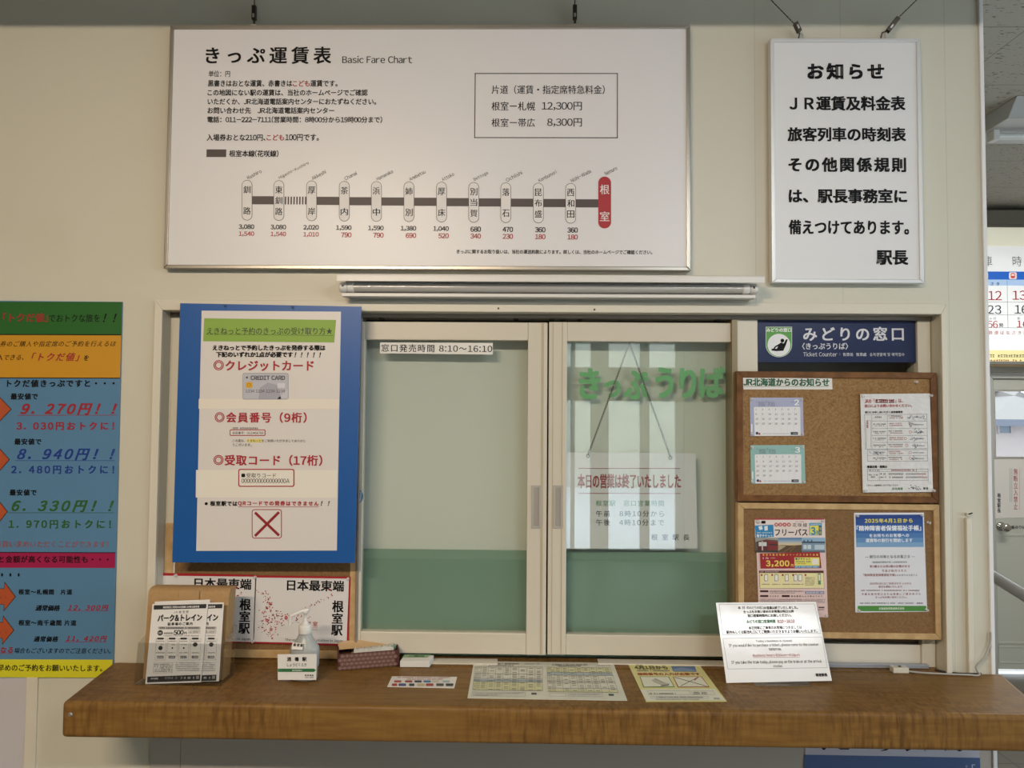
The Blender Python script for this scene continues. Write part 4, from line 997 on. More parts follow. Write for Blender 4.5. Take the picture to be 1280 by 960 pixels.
leaflet([(190.6, 755), (260, 754.2), (251.2, 853), (181.5, 855)], 0, 0, 'front black and white leaflet in the acrylic holder, overlapping another at its right', True)
leaflet([(212, 754), (279.8, 753), (273.6, 851.5), (203, 853)], .004, 160, 'second leaflet in the holder, only a strip showing right of the front one', False)
t, k, _ = sheet('leaflet', 'plain white top edge of a third leaflet standing behind the two in the holder', 'leaflet', [(193.5, 752), (262.5, 749.4), (256, 850), (188, 851)], o_-n_*.008, n_, th=.001, mat=fly, group='park and ride leaflets in the holder')

# ---- disinfectant pump bottle with a station name card
b0 = ptz(376, 853.5, CT); bx, by = b0.x, b0.y+.03
hb_ = thing('pump_bottle', 'milky plastic disinfectant bottle with white pump, standing before the red map placards', 'bottle', (bx, by, CT+.0005))
milk = M('milky_plastic', '#a2a5a4', .3, spec=.4)
sc = .97/888*(V((bx, by, CT))-CAM).dot(FW)*.001*1000   # metres per seen pixel at the bottle
mpp = (V((bx, by, CT+.1))-CAM).dot(FW)/F
pr = [(.0, 0), (15.2, 0), (16.3, 1.2), (16.4, 14), (17.9, 17), (18.1, 37), (17.6, 40), (14.5, 45), (10, 51.5), (7.6, 57), (7.4, 59)]
MB().lathe((bx, by, CT+.001), [(max(r, .02)*mpp, h*mpp*.97) for r, h in pr], milk, 36, sy=.72).build('body', hb_)
zz = CT+.001+59*mpp*.97
ps = MB().lathe((bx, by, zz-.003), [(7.9*mpp, 0), (8.1*mpp, .001), (8.1*mpp, .020), (7.4*mpp, .023), (4.2*mpp, .024), (4.0*mpp, .029), (2.2*mpp, .031), (2.0*mpp, .052), (3.4*mpp, .053), (3.6*mpp, .060), (3.0*mpp, .062)], white_pl, 28).build('pump', hb_)
hd = zz+.055
e1, e2 = pt(363.5, 770, by-.012), pt(361.5, 782, by-.012)
MB().tube([(bx+.010, by, hd+.004), (bx, by, hd+.003), (bx-.010, by-.004, hd+.001), V((e1.x+.004, by-.011, e1.z+.002)), V((e1.x, by-.012, e1.z)), V((e1.x-.001, by-.012, e1.z-.005)), V((e2.x, by-.012, e2.z))], [.0052, .0058, .0048, .0042, .0042, .004, .0036], white_pl, 14).build('nozzle', hb_, bevel=.0006)
fyb = by-18*mpp*.72-.0015
a, b_ = pt(366, 802.5, by-.020), pt(380.5, 810.5, by-.020)
nn = V((-.15, -.93, .32)).normalized(); c_ = (a+b_)/2
u_ = V((1, -.15, 0)).normalized(); w_ = nn.cross(u_).normalized()
cc = V((c_.x, by-.0285, c_.z))
lb = MB().prism([cc-u_*.0155-w_*.0085, cc+u_*.0155-w_*.0085, cc+u_*.0155+w_*.0085, cc-u_*.0155+w_*.0085], nn*.0006, paper).build('neck_label', hb_)
k = Ink(cc+nn*.0006, u_, nn); k.crop(330, 755, 9.14).t('根室駅', 335, 450, 450, 488, b=.03); k.build(hb_)
yc = fyb-.006
cs = [(347.0, 818), (395.7, 817.6), (395.2, 850), (347.2, 850)]
sc_, k, _ = sheet('name_card', 'white station style card with a green arrow band standing against the pump bottle', 'card', cs, (0, yc, 0), th=.0015, mat=M('card_white', '#e0dedb', .4))
k.crop(330, 755, 9.14)
k.t('消毒駅', 263, 604, 488, 654, b=.035).t('しょうどくえき', 264, 674, 486, 712, b=.012)
k.poly([(160, 738), (572, 738), (594, 756), (572, 775), (160, 775)], ink('#2a6b3c'), 0).t('SHODOKU', 322, 748, 434, 766, ink('#dfe5df'), b=.02).r(160, 742, 200, 770, ink('#2f7a45'), 1)
k.t('根室地区', 468, 804, 568, 824, b=.03).g(470, 832, 572, 844, G2)
k.build(sc_)

# ---- red bordered placards behind, pinned on the cork board
def placard(cs, dx, dy, label, seed):
    PYL = YL-.0012
    t, k, _ = sheet('map_placard', label, 'placard', cs, (0, PYL, 0), th=.0012, mat=M('placard_red_border', '#a8202c', .35), group='station placards with the dotted map')
    D = lambda a, b_: (a+dx, b_+dy)
    k.crop(160, 690, 4.267); WP = ink('#dcd9d8', .4)
    k.poly([D(679, 136), D(1179, 142), D(1166, 490), D(668, 478)], WP, 0)
    k.t('日本最東端', 848+dx, 150+dy, 1153+dx, 208+dy, b=.03, stretch=True).poly([D(1070, 188), D(1084, 204), D(1072, 206)], RED, 3)
    for ch, (a, b_, c, d) in zip('根室駅', ((1089, 258, 1151, 322), (1088, 325, 1146, 382), (1084, 388, 1145, 446))): k.t(ch, a+dx, b_+dy, c+dx, d+dy, b=.03)
    k.t('The easternmost station in Japan', 838+dx, 463+dy, 1147+dx, 481+dy, b=.012).t('根室', 950+dx, 370+dy, 1012+dx, 398+dy, RED, b=.02).line(*D(950, 404), *D(1012, 404), 2, RED).t('NEMURO', 962+dx, 410+dy, 1012+dx, 417+dy, b=.0)
    land = [(705, 214), (738, 200), (762, 240), (775, 285), (812, 312), (850, 330), (905, 318), (940, 300), (928, 330), (935, 352), (905, 385), (860, 380), (800, 398), (775, 466), (735, 442), (712, 428), (676, 405), (690, 380), (705, 340), (716, 290), (722, 250)]
    def inside(x, y):
        c = False
        for i in range(len(land)):
            (xa, ya), (xb, yb) = land[i], land[i-1]
            if (ya > y) != (yb > y) and x < (xb-xa)*(y-ya)/(yb-ya)+xa: c = not c
        return c
    rn = random.Random(seed); m_ = 0
    for (x, y, r) in ((742, 365, 8), (764, 413, 8), (844, 350, 9), (757, 275, 7), (770, 460, 5), (800, 440, 4), (700, 310, 3)): k.disc(x+dx, y+dy, r, RED, 2, n=10).disc(x+dx, y+dy, r*.35, WP, 3, n=8)
    while m_ < 270:
        x, y = rn.uniform(668, 945), rn.uniform(198, 468)
        if inside(x, y): m_ += 1; k.disc(x+dx, y+dy, rn.choice((1.6, 2, 2.6, 3.6)), RED if rn.random() < .75 else ink('#5c2226'), 1, n=7)
    for i in range(26):
        s_ = i/25; k.disc(940+s_*155+rn.uniform(-8, 8)+dx, 305-s_*78+rn.uniform(-7, 7)+dy, rn.choice((1.8, 2.6, 3.6)), RED, 1, n=7)
    for (x, y) in ((688, 205), (696, 214), (970, 346), (962, 352)): k.disc(x+dx, y+dy, 3, RED, 1, n=7)
    k.build(t)
    return PYL
PYL = placard([(317, 719.3), (438.4, 721), (435.5, 807.2), (314.6, 804)], 0, 0, 'red bordered placard with a dotted map, behind the pump bottle', 3)
placard([(201, 716.2), (316.6, 718.6), (314.2, 803.6), (197.5, 801)], -494, -10, 'red bordered placard with a dotted map, half hidden by the leaflet holder', 5)
for (a, b_), nm in (((220, 719), 'left placard near its top left corner'), ((319, 721.5), 'seam between the two placards'), ((435, 723.5), 'right placard at its top right corner'), ((317, 801), 'foot of the seam between the placards'), ((431.5, 804.5), 'right placard at its bottom right corner')):
    q = pt(a, b_, PYL-.0014)
    tag(MB().lathe(q, [(.0046, 0), (.0046, .0015), (.0024, .003), (.0024, .007), (.004, .0085)], clear_pin, 12, axis='y').build('push_pin', loc=q), 'clear push pin on the %s' % nm, 'push pin', 'clear pins on the placards')

# ---- covered tissue box
fl, frr = ptz(421.8, 838.4, CT+.001), ptz(499, 832.2, CT+.001)
u_ = (frr-fl).normalized(); d_ = V((-u_.y, u_.x, 0)); Lb = (frr-fl).length; Db = .085; Hb = .045
tb = thing('tissue_box', 'brown patterned tissue box with open kraft top, beside the pump bottle on the counter', 'tissue box', (fl+frr)/2+d_*Db/2)
cloth = M('brown_pattern_cloth', '#4d2620', .85); kr2 = M('kraft_inside', '#bd9d74', .7)
z_ = V((0, 0, 1))
def ob(mb, a0, a1, d0, d1, z0, z1, m_, dz=0):
    b = lambda a, d, z: fl+u_*a+d_*d+z_*z
    mb.prism([b(a0, d0, z0), b(a1, d0, z0), b(a1, d0, z1+dz), b(a0, d0, z1)], d_*(d1-d0), m_)
mb = MB(); ob(mb, 0, Lb, 0, .004, 0, Hb, cloth); ob(mb, 0, Lb, Db-.004, Db, 0, Hb, cloth); ob(mb, 0, .004, .004, Db-.004, 0, Hb, cloth); ob(mb, Lb-.004, Lb, .004, Db-.004, 0, Hb, cloth); ob(mb, 0, Lb, 0, Db, 0, .003, cloth)
mb.build('cover', tb, bevel=.002)
B = lambda a, d, z: fl+u_*a+d_*d+z_*z
mb = MB(); n = 8   # raised kraft lid curving back over the rear edge
pts0 = [(Db-.03+.026*math.sin(i/n*1.5), Hb-.004+.022*(i/n)) for i in range(n+1)]
for a0, a1, k1, k2 in ((.002, Lb-.004, .62, 1.28),):
    va = [B(a0, d, Hb-.008+(z-Hb+.008)*k1) for d, z in pts0]; vb = [B(a1, d, Hb-.008+(z-Hb+.008)*k2) for d, z in pts0]
    mb.add(va+vb+[p+d_*.0015 for p in va+vb], [(i, i+1, n+2+i, n+1+i) for i in range(n)]+[(2*n+2+i, 2*n+3+i, 3*n+4+i, 3*n+3+i) for i in range(n)]+[(0, n+1, 3*n+3, 2*n+2), (n, 2*n+1, 4*n+3, 3*n+2)], kr2, True)
mb.build('lid', tb)
mb = MB(); rn = random.Random(2); nx, ny = 26, 7; g_ = []
for j in range(ny):
    for i in range(nx): g_.append(B(.045+(Lb-.06)*i/(nx-1), .008+.05*j/(ny-1), Hb-.009+.009*math.sin(j/(ny-1)*math.pi)+rn.uniform(-.0035, .0035)+(.006*i/nx)))
mb.add(g_, [(j*nx+i, j*nx+i+1, (j+1)*nx+i+1, (j+1)*nx+i) for j in range(ny-1) for i in range(nx-1)], M('tissue_paper', '#c9c8c2', .8), True)
mb.build('tissue', tb)
mb = MB(); ob(mb, Lb*.66, Lb-.008, .024, .04, Hb-.004, Hb+.001, ink('#6f9079'), .004); mb.build('packet', tb)
k = Ink(fl, u_, -d_); k.base = .0004
LC, LD = ink('#a98c82'), ink('#6e443c')
c0 = V((0, 0, 0)); r_ = .0062; rows = 4; cols = int(Lb/(r_*2.05))
for j in range(rows):
    for i in range(cols):
        a = r_*1.15+i*r_*2.05+(r_ if j % 2 else 0); z = .006+j*.0108
        if a > Lb-r_: continue
        c = fl+u_*a+z_*z
        for (r0, r1, m_, lv) in ((.86, 1, LC, 1), (0, .62, LD, 1), (.30, .46, LC, 2), (0, .14, LC, 2)):
            P = []
            for q in range(16):
                t = 2*math.pi*q/16; rr_ = 1+(.13*math.cos(4*t) if r1 < .7 and r1 > .5 else 0)
                P += [(r_*.95*r1*rr_*math.cos(t), r_*.82*r1*rr_*math.sin(t)), (r_*.95*r0*math.cos(t), r_*.82*r0*math.sin(t))]
            k.put(c, P, [(2*q, 2*((q+1) % 16), 2*((q+1) % 16)+1, 2*q+1) for q in range(16)], m_, lv)
k.build(tb)
# small metal clip of the cover
q = ptz(411, 815, CT+.03)

# ---- pack of cards, logo card, sill strips
a, b_ = ptz(499.8, 834, CT+.001), ptz(536.8, 834.2, CT+.001); dpt = .05
pk = MB(); pk.prism([a, b_, b_+V((.006, dpt, 0)), a+V((.004, dpt, 0))], (0, 0, .017), M('card_pack_white', '#d9d8d2', .5))
pk = pk.build('card_pack', loc=(a+b_)/2+V((0, dpt/2, 0)), bevel=.001); tag(pk, 'small white stack of cards with a green printed top, right of the tissue box', 'card pack')
k = Ink(a+V((0, 0, .017)), (1, 0, 0), (0, 0, 1)); k.crop(330, 740, 4.414)
k.poly([(765, 362), (900, 362), (925, 347), (775, 345)], ink('#7fa37a'), 0).t('ご案内', 800, 349, 885, 360, ink('#2d5a35'), b=.03); k.build(pk)
lc, k, _ = sheet('logo_card', 'small white card printed with two rows of coloured payment marks, lying on the counter', 'card',
    [(490, 845.3), (571.4, 846), (567.8, 860), (484, 858.2)], (0, 0, CT+.0012), (0, 0, 1), th=.001, mat=laminate)
k.crop(330, 740, 4.414)
k.g(738, 469, 1030, 475, RI).g(790, 479, 985, 485, RI)
rc = ('#b0413f', '#8e2f38', '#2c3350', '#2f6ea3', '#c9c4b4', '#9cb8c0', '#a83a3a', '#3c4f80', '#22304a', '#c2b38a', '#a03040', '#44454c', '#2f2f36')
for i, x in enumerate((718, 778, 830, 880, 925, 985)): k.rr(x, 489, x+40, 500, 4, ink(rc[i]), 1)
for i, x in enumerate((705, 742, 800, 845, 893, 950, 1003)): k.rr(x, 506, x+(30 if i in (0, 2) else 42), 520, 5, ink(rc[6+i]), 1)
k.build(lc)
for nm, cs in (('left', [(518, 822.5), (622, 823.5), (622, 829.5), (515, 828.5)]), ('right', [(746.5, 823.5), (920, 826), (922, 832), (748, 829)])):
    t, k, _ = sheet('sill_strip', 'white plastic strip on the counter under the %s' % ('left sash beside the card stack' if nm == 'left' else 'right sash behind the yellow flyer'), 'strip', cs, (0, 0, CT+.004), (0, 0, 1), th=.0035, mat=M('strip_plastic', '#d6d0c2', .45), group='sill strips under the sashes')

# ---- timetable sheet
tt, k, P_ = sheet('timetable_sheet', 'wide laminated sheet with two timetable grids, lying on the counter under the window', 'timetable',
    [(592.4, 826.4), (766.5, 828.2), (784.2, 875.6), (584.3, 872.4)], (0, 0, CT+.0012), (0, 0, 1), th=.001, mat=M('timetable_laminate', '#d5d4c6', .4, coat=.5, coat_rough=.1))
k.crop(580, 815, 5.818)
def quadtable(q, cols, rows, shade, lines_):
    f = lambda s_, t: (lambda a, b_: (a[0]+(b_[0]-a[0])*t, a[1]+(b_[1]-a[1])*t))((q[0][0]+(q[1][0]-q[0][0])*s_, q[0][1]+(q[1][1]-q[0][1])*s_), (q[3][0]+(q[2][0]-q[3][0])*s_, q[3][1]+(q[2][1]-q[3][1])*s_))
    for (t0, t1, m_) in shade: k.poly([f(0, t0), f(1, t0), f(1, t1), f(0, t1)], m_, 0)
    for s_ in cols: k.line(*f(s_, 0), *f(s_, 1), 1.5, ink('#6f7068'), 1)
    for t in rows: k.line(*f(0, t), *f(1, t), 1.6, ink('#55564f'), 1)
    rn = random.Random(len(cols))
    for i in range(len(cols)-1):
        for t in lines_:
            s0, s1 = cols[i], cols[i+1]
            if rn.random() < .72:
                a = f(s0+(s1-s0)*.22, t); b_ = f(s0+(s1-s0)*.78, t); k.line(*a, *b_, 3.2, ink('#7d7e78'), 2)
GY, BL, YB = ink('#b9bab2'), ink('#a9b5ba'), ink('#cdcba2')
quadtable([(82, 107), (570, 112), (572, 284), (62, 276)], [0, .04, .09, .2, .31, .42, .53, .65, .77, .89, 1], [0, .3, .5, .58, .64, 1], [(.52, .64, BL), (.66, 1, YB)], [.06, .12, .18, .24, .33, .4, .46, .55, .61, .68, .74, .8, .86, .92, .97])
quadtable([(604, 112), (1064, 116), (1122, 296), (612, 290)], [0, .06, .11, .22, .33, .44, .55, .66, .77, .88, 1], [0, .2, .32, .55, .62, .85, 1], [(0, .2, YB), (.2, .3, BL), (.9, 1, YB)], [.05, .11, .17, .25, .36, .43, .5, .58, .66, .73, .8, .88, .95])
k.g(135, 82, 402, 91, G1).g(182, 95, 360, 102, G1).g(640, 90, 900, 98, G1).g(685, 101, 850, 107, G1).g(440, 84, 548, 90, G3).g(975, 96, 1066, 102, G3)
k.out(58, 293, 446, 322, G3, 1.5).g(66, 300, 430, 306, G3).g(66, 311, 250, 317, G3).r(490, 298, 528, 312, ink('#4a5058'), 1)
k.out(620, 301, 742, 324, G3, 1.5).out(760, 302, 1008, 326, G3, 1.5).g(768, 308, 990, 314, G3).r(1052, 306, 1090, 320, ink('#4a5058'), 1)
k.build(tt)

# ---- yellow flyer
yf, k, _ = sheet('yellow_flyer', 'pale yellow flyer with a green and a red framed picture, lying on the counter', 'flyer',
    [(784.6, 829), (873, 829.2), (908.5, 876.6), (807.6, 877)], (0, 0, CT+.0012), (0, 0, 1), th=.001, mat=M('yellow_flyer_paper', '#d9d38f', .42, coat=.4, coat_rough=.12))
k.crop(680, 690, 4.923)
k.poly([(592, 846), (1050, 842), (1118, 914), (630, 917)], ink('#dcdccc'), 0)
k.t('4月1日から', 556, 702, 760, 724, ink('#5a5636'), b=.05).g(566, 694, 605, 700, G1).poly([(782, 704), (928, 704), (940, 738), (796, 736)], ink('#5d76a0'), 1).poly([(800, 722), (850, 712), (932, 730), (938, 737), (798, 735)], ink('#7c94b4'), 2)
k.g(572, 726, 775, 735, G2).t('確認番号の入力が必要です', 575, 744, 960, 760, ink('#a5502e'), b=.035)
for q, m_ in (([(588, 768), (768, 768), (804, 832), (612, 834)], ink('#4f7a45')), ([(792, 768), (970, 768), (1018, 832), (824, 834)], ink('#a53f33'))):
    k.poly(q, m_, 1); cx_ = sum(p[0] for p in q)/4; cy_ = sum(p[1] for p in q)/4
    k.poly([(cx_+(p[0]-cx_)*.95, cy_+(p[1]-cy_)*.91) for p in q], ink('#dddccb'), 2)
k.poly([(660, 790), (690, 780), (740, 806), (772, 812), (765, 824), (725, 824), (680, 806)], ink('#b9b8aa'), 3).line(720, 826, 770, 820, 5, ink('#3c3c38'), 4).line(680, 782, 745, 812, 3, ink('#8b8b80'), 4)
k.line(806, 774, 1000, 828, 3, ink('#45433c'), 3).line(840, 828, 950, 772, 3, ink('#45433c'), 3).line(925, 792, 950, 772, 6, ink('#a53f33'), 4)
k.out(640, 854, 900, 880, G3, 1.6).g(650, 868, 810, 876, G1).out(910, 856, 1046, 880, G3, 1.6).g(918, 862, 1000, 876, G1).out(655, 890, 1012, 902, G3, 1.4).g(690, 892, 980, 899, G2).g(690, 906, 960, 911, G2).g(1045, 898, 1080, 908, G1)
k.build(yf)

# ---- closing notice leaning on an acrylic stand
o_, n_ = lean(974, 853.0, 24, .004)
cn, k, PP = sheet('closing_notice', 'white laminated bilingual closing notice leaning back on a clear stand', 'notice',
    [(894.8, 753.3), (1019.8, 752.3), (1040, 851), (908, 853.7)], o_, n_, th=.0012, mat=M('notice_laminate_white', '#e6e5e4', .35, coat=.5, coat_rough=.12, bump=(26, .12, .003)))
k.crop(880, 740, 6.4); k.base = .0008
BR = ink('#707078'); RU = ink('#a83a46'); GU = ink('#2f7a56')
for q in ([(120, 98), (882, 96), (935, 330), (150, 344)], [(150, 372), (942, 360), (986, 606), (190, 616)]):
    for i in range(4): k.line(*q[i], *q[(i+1) % 4], 2, BR)
k.t('本日の', 270, 114, 362, 138, b=.015).t('みどりの窓口', 364, 114, 476, 138, ink('#2f5a46'), b=.015).t('の営業は終了いたしました。', 478, 114, 750, 138, b=.02)
k.t('きっぷをお買い求めのお客様は明日以降', 315, 145, 718, 168, b=.02).t('窓口営業時間内にお越しください。', 348, 176, 697, 200, b=.02)
k.t('みどりの窓口営業時間', 340, 222, 570, 250, GU, b=.03).t('8:10～16:10', 585, 222, 723, 245, RU, b=.02).line(585, 249, 723, 249, 2, RU)
k.t('本日列車にご乗車のお客様につきましては', 355, 272, 782, 298, b=.02).t('駅内もしくは駅改札口にてご精算いただきますようお願いいたします。', 178, 304, 905, 331, b=.02)
k.t("Today's business is closed.", 413, 380, 705, 404, b=.01).t('If you would like to purchase a ticket, please come to the counter', 197, 411, 918, 441, b=.01).t('tomorrow.', 517, 446, 618, 468, b=.01)
k.t('Business hours 8:10a.m～4:10p.m', 390, 494, 764, 520, RU, b=.012).line(390, 525, 764, 521, 2, RU)
k.t('If you take the train today, please pay on the train or at the arrival', 218, 545, 942, 577, b=.01).t('station.', 552, 581, 628, 602, b=.01).t('根室駅長', 892, 650, 986, 676, b=.045)
k.build(cn)
a, b_ = PP[3].lerp(PP[2], .25), PP[3].lerp(PP[2], .78)
std = thing('notice_stand', 'clear acrylic easel stand holding the bilingual closing notice', 'stand', ((a.x+b_.x)/2, a.y, CT))
bk = -n_*.003
mb = MB(); mb.prism([V((a.x, a.y-.018, CT+.0005)), V((b_.x, b_.y-.018, CT+.0005)), V((b_.x, b_.y+.10, CT+.0005)), V((a.x, a.y+.10, CT+.0005))], (0, 0, .0022), clear_pl); mb.build('base', std)
mb = MB(); v_ = V((0, n_.z, -n_.y)).normalized()
mb.prism([V((a.x, a.y+.004, CT+.003)), V((b_.x, b_.y+.004, CT+.003)), V((b_.x, b_.y+.004, CT+.003))+v_*.15, V((a.x, a.y+.004, CT+.003))+v_*.15], V((0, .0022, 0)), clear_pl); mb.build('back_rest', std)
MB().box(a.x, b_.x, a.y-.018, a.y-.0158, CT+.0028, CT+.009, clear_pl).build('lip', std)

# ---- socket box, cable, wall conduit
p = ptz(1118, 836, CT); p.y = -.014
sb = MB().box(p.x-.022, p.x+.022, p.y, p.y+.022, CT+.0006, CT+.016, M('aged_white_plastic', '#cfc9ba', .5)); sb.box(p.x-.004, p.x+.004, p.y+.006, p.y+.012, CT+.016, CT+.019, dark_metal)
tag(sb.build('junction_box', loc=(p.x, p.y+.011, CT), bevel=.003), 'small cream junction box on the counter at the foot of the right hand frame', 'junction box')
pts = [V((ptz(px_, 838, CT).x, yy_, CT+.0034)) for px_, yy_ in ((1130, -.004), (1150, -.016), (1175, -.022), (1198, -.026), (1212, -.025))] + [pt(1220, 834, -.022), pt(1230, 822, -.020), pt(1236.5, 808, -.016), pt(1238.2, 798, -.014), pt(1238, 790, -.013)]
sm = []
for i in range(len(pts)-1):                                   # Catmull-Rom through the points
    a, b_, c, d = pts[max(i-1, 0)], pts[i], pts[i+1], pts[min(i+2, len(pts)-1)]
    for j in range(6):
        t = j/6; sm.append(.5*((2*b_)+(c-a)*t+(2*a-5*b_+4*c-d)*t*t+(3*b_-a-3*c+d)*t**3))
sm.append(pts[-1])
cb = MB().tube(sm, .0027, M('grey_cable', '#a7a29a', .5), 10)
tag(cb.build('cable', loc=pts[4]), 'thin grey cable running from the junction box along the counter and up the wall corner', 'cable')
pts = [V((ptz(px_, 838, CT).x, yy_, CT+.003)) for px_, yy_ in ((1168, .012), (1176, -.004), (1190, -.016), (1205, -.017), (1217, -.014))]
cb = MB().tube(pts, .0026, M('black_cable', '#26241f', .6), 8)
tag(cb.build('cable', loc=pts[1]), 'short black cable lying along the back of the counter beside the right casing', 'cable')
q = pt(1210, 643, -.006)
tag(MB().box(q.x-.006, q.x+.006, -.011, -.0005, q.z-.004, q.z+.004, M('aged_white_plastic')).tube([(q.x-.002, -.008, q.z), (q.x+.004, -.02, q.z+.006)], .0018, dark_metal, 8).build('conduit_clip', loc=(q.x, 0, q.z), bevel=.001), 'small clip fixed at the top of the vertical conduit on the wall', 'clip')

# ---- poster on the wall below the counter
Y0 = -.0045
zt2 = CT-.15
lp, k, _ = sheet('wall_poster', 'white and blue poster with large brush lettering, on the wall below the counter', 'poster',
    [(1008, 870), (1221, 873), (1230, 1060), (1004, 1055)], (0, Y0, 0), th=.001, mat=M('poster_lavender_white', '#c3c3d2', .45))
k.crop(980, 860, 4.267)
k.poly([(108, 355), (1045, 372), (1058, 820), (98, 800)], ink('#4a6392'), 0)
BK = BLACK
k.c = (980, 862.2, 4.267)
k.disc(212, 300, 15, BK, 1, 20).poly([(255, 296), (300, 318), (345, 318), (362, 296)], BK, 1).poly([(512, 328), (548, 322), (600, 290), (590, 284), (556, 308)], BK, 1).poly([(625, 295), (655, 328), (690, 312), (668, 294)], BK, 1).poly([(738, 312), (760, 312), (754, 330)], ink('#8b8ba0'), 1).poly([(842, 300), (862, 328), (870, 300)], BK, 1).poly([(872, 326), (912, 292), (925, 300)], BK, 1).disc(935, 306, 20, BK, 1, 22).disc(978, 304, 12, BK, 1, 14)
k.c = (980, 860, 4.267)
k.vt('「根室」', 1010, 405, 560, 18, ink('#c9cde0'), b=.01).vt('北の駅', 973, 405, 520, 14, ink('#b5bcd6'), b=.0)
k.build(lp)

# ================================================================== THE PASSAGE AT THE RIGHT
FY = FARY
door_m = M('pale_grey_green_door', '#c2c4bb', .42)
dr = struct(MB().frame(DX0-.035, DX1+.035, -.04, DZ1+.045, .042, FY-.03, FY+.03, M('door_frame_grey', '#b5b6b2', .42)).build('door_1', bevel=.003))
gx0, gx1 = DX0+.02, DX1-.06
gz0, gz1 = Z(1260, 572, FY), Z(1260, 488, FY)
bz = .03
mb = MB(); e0, e1 = FY-.012, FY+.02
mb.box(DX0+.008, gx0, e0, e1, bz, DZ1, door_m).box(gx1, DX1-.008, e0, e1, bz, DZ1, door_m).box(gx0, gx1, e0, e1, gz1, DZ1, door_m).box(gx0, gx1, e0, e1, bz, gz0, door_m)
lf = mb.build('leaf', dr, bevel=.003)
pz1, pz0 = Z(1260, 667, FY), Z(1260, 804, FY)
MB().frame(gx0-.004, gx1+.02, pz0, pz1, .012, e0-.004, e0, door_m).build('moulding', lf)
MB().frame(gx0-.006, gx1+.006, gz0-.006, gz1+.006, .014, e0-.005, e0, alu).build('glazing_bead', lf)
MB().box(gx0, gx1, FY+.002, FY+.006, gz0, gz1, glass('entrance_glass')).build('pane', lf)
MB().frame(gx0+.0, gx1+.02, .07, Z(1260, 805, FY)-.01, .008, e0-.003, e0, door_m).build('kick_panel', lf)
q = pt(1251, 658, e0)
MB().lathe(q, [(.030, 0), (.030, .004), (.022, .008), (.014, .012), (.013, .035), (.024, .042), (.028, .055), (.024, .068), (.010, .072)], M('chrome', '#c7c5c2', .12, metal=1), 28, axis='y').build('knob', lf)
st_, k, _ = sheet('door_notice', 'white notice with red vertical lettering taped on the far door below its glass', 'notice', [(1240.5, 574), (1312, 573), (1314, 646), (1242, 648)], (0, e0-.002, 0), th=.001, mat=laminate)
k.crop(1150, 370, 3.555)
k.vt('無断立入禁止', 425, 765, 950, 18, ink('#b3545a'), b=.015).line(400, 765, 400, 915, 1.5, G3).line(408, 765, 408, 915, 1.5, G3).line(443, 765, 443, 950, 1.2, ink('#c98b8f'))
k.crop(1150, 620, 3.555).vt('根室駅長', 351, -14, 76, 15, ink('#4a4a50'), b=.03).t('1番のりば', 395, 131, 470, 146, G1, b=.02); k.build(st_)
# lit timetable sign above the door
LX = FY-.12
sx0 = pt(1222, 370, LX).x; sx1 = sx0+1.0; sz1, sz0 = Z(1255, 284, LX), Z(1255, 452, LX)
tsn = thing('timetable_sign', 'bright backlit train departure board above the far door', 'sign', ((sx0+sx1)/2, FY, sz0))
MB().frame(sx0-.02, sx1+.02, sz0-.02, sz1+.02, .022, LX-.004, FY-.002, M('sign_case_grey', '#8e8c86', .4, metal=.4)).box(sx0-.02, sx1+.02, LX-.004, FY-.002, sz1+.021, Z(1255, 263, LX), M('sign_case_grey')).build('frame', tsn, bevel=.003)
MB().box(sx0, sx1, LX, FY-.004, sz0, sz1, M('lit_sign_face', '#eef1f3', .35, emit=.45)).build('lit_panel', tsn)
k = Ink((0, LX, 0)).crop(1220, 280, 5.333); k.base = .0008
lit = lambda h: M('lit_'+h[1:], h, .4, emit=.45)
RT_, BKT = ink('#c2353d'), ink('#3a3a40')
k.r(30, 22, 900, 150, lit('#ecebd6')).t('発', -120, 214, -70, 280, ink('#8a8a90'), b=.0).t('車', 55, 214, 108, 282, ink('#8a8a90'), b=.0).t('時', 243, 214, 305, 282, ink('#8a8a90'), b=.0).t('刻', 380, 214, 440, 282, ink('#8a8a90'), b=.0).t('表', 510, 214, 570, 282, ink('#8a8a90'), b=.0)
k.r(30, 318, 900, 372, lit('#1f62c4')).r(30, 372, 900, 412, lit('#a9c6ea'))
for x in (55, 246, 440): k.rr(x-27, 322, x+25, 368, 10, lit('#e9d9d6'), 1).rr(x-15, 327, x+13, 362, 8, lit('#c9483e'), 2).r(x-10, 334, x+8, 346, lit('#f0e0dc'), 3)
k.t('はなさき', 20, 388, 155, 411, ink('#37465c'), b=.02)
for x in (210, 405, 600): k.r(x-1.2, 375, x+1.2, 694, ink('#8a9098'))
for y in (522, 607, 693): k.r(30, y-1.2, 900, y+1.2, ink('#8a9098'))
k.t('12', 80, 446, 172, 508, RT_, b=.01).t('13', 242, 444, 335, 506, RT_, b=.01).t('15', 430, 444, 520, 506, RT_, b=.01).t('23', 76, 542, 168, 600, BKT, b=.01).t('16', 257, 540, 345, 598, BKT, b=.01).t('30', 430, 540, 520, 598, BKT, b=.01)
k.t('56', 76, 646, 145, 692, RT_, b=.01).t('発', 152, 662, 182, 686, BKT, b=.02).t('16', 272, 644, 345, 690, RT_, b=.01).t('ちぉ行', 62, 620, 134, 637, BKT, b=.01).t('おお', 276, 620, 345, 637, BKT, b=.01)
k.t('快速はなさき釧路行', 82, 712, 420, 738, RT_, b=.01)
k.r(30, 842, 900, 935, lit('#ece2a6')).g(62, 868, 520, 888, ink('#55503c')).g(62, 902, 520, 922, RT_)
k.r(30, 935, 900, 952, ink('#7d6a4a')); k.build(tsn)
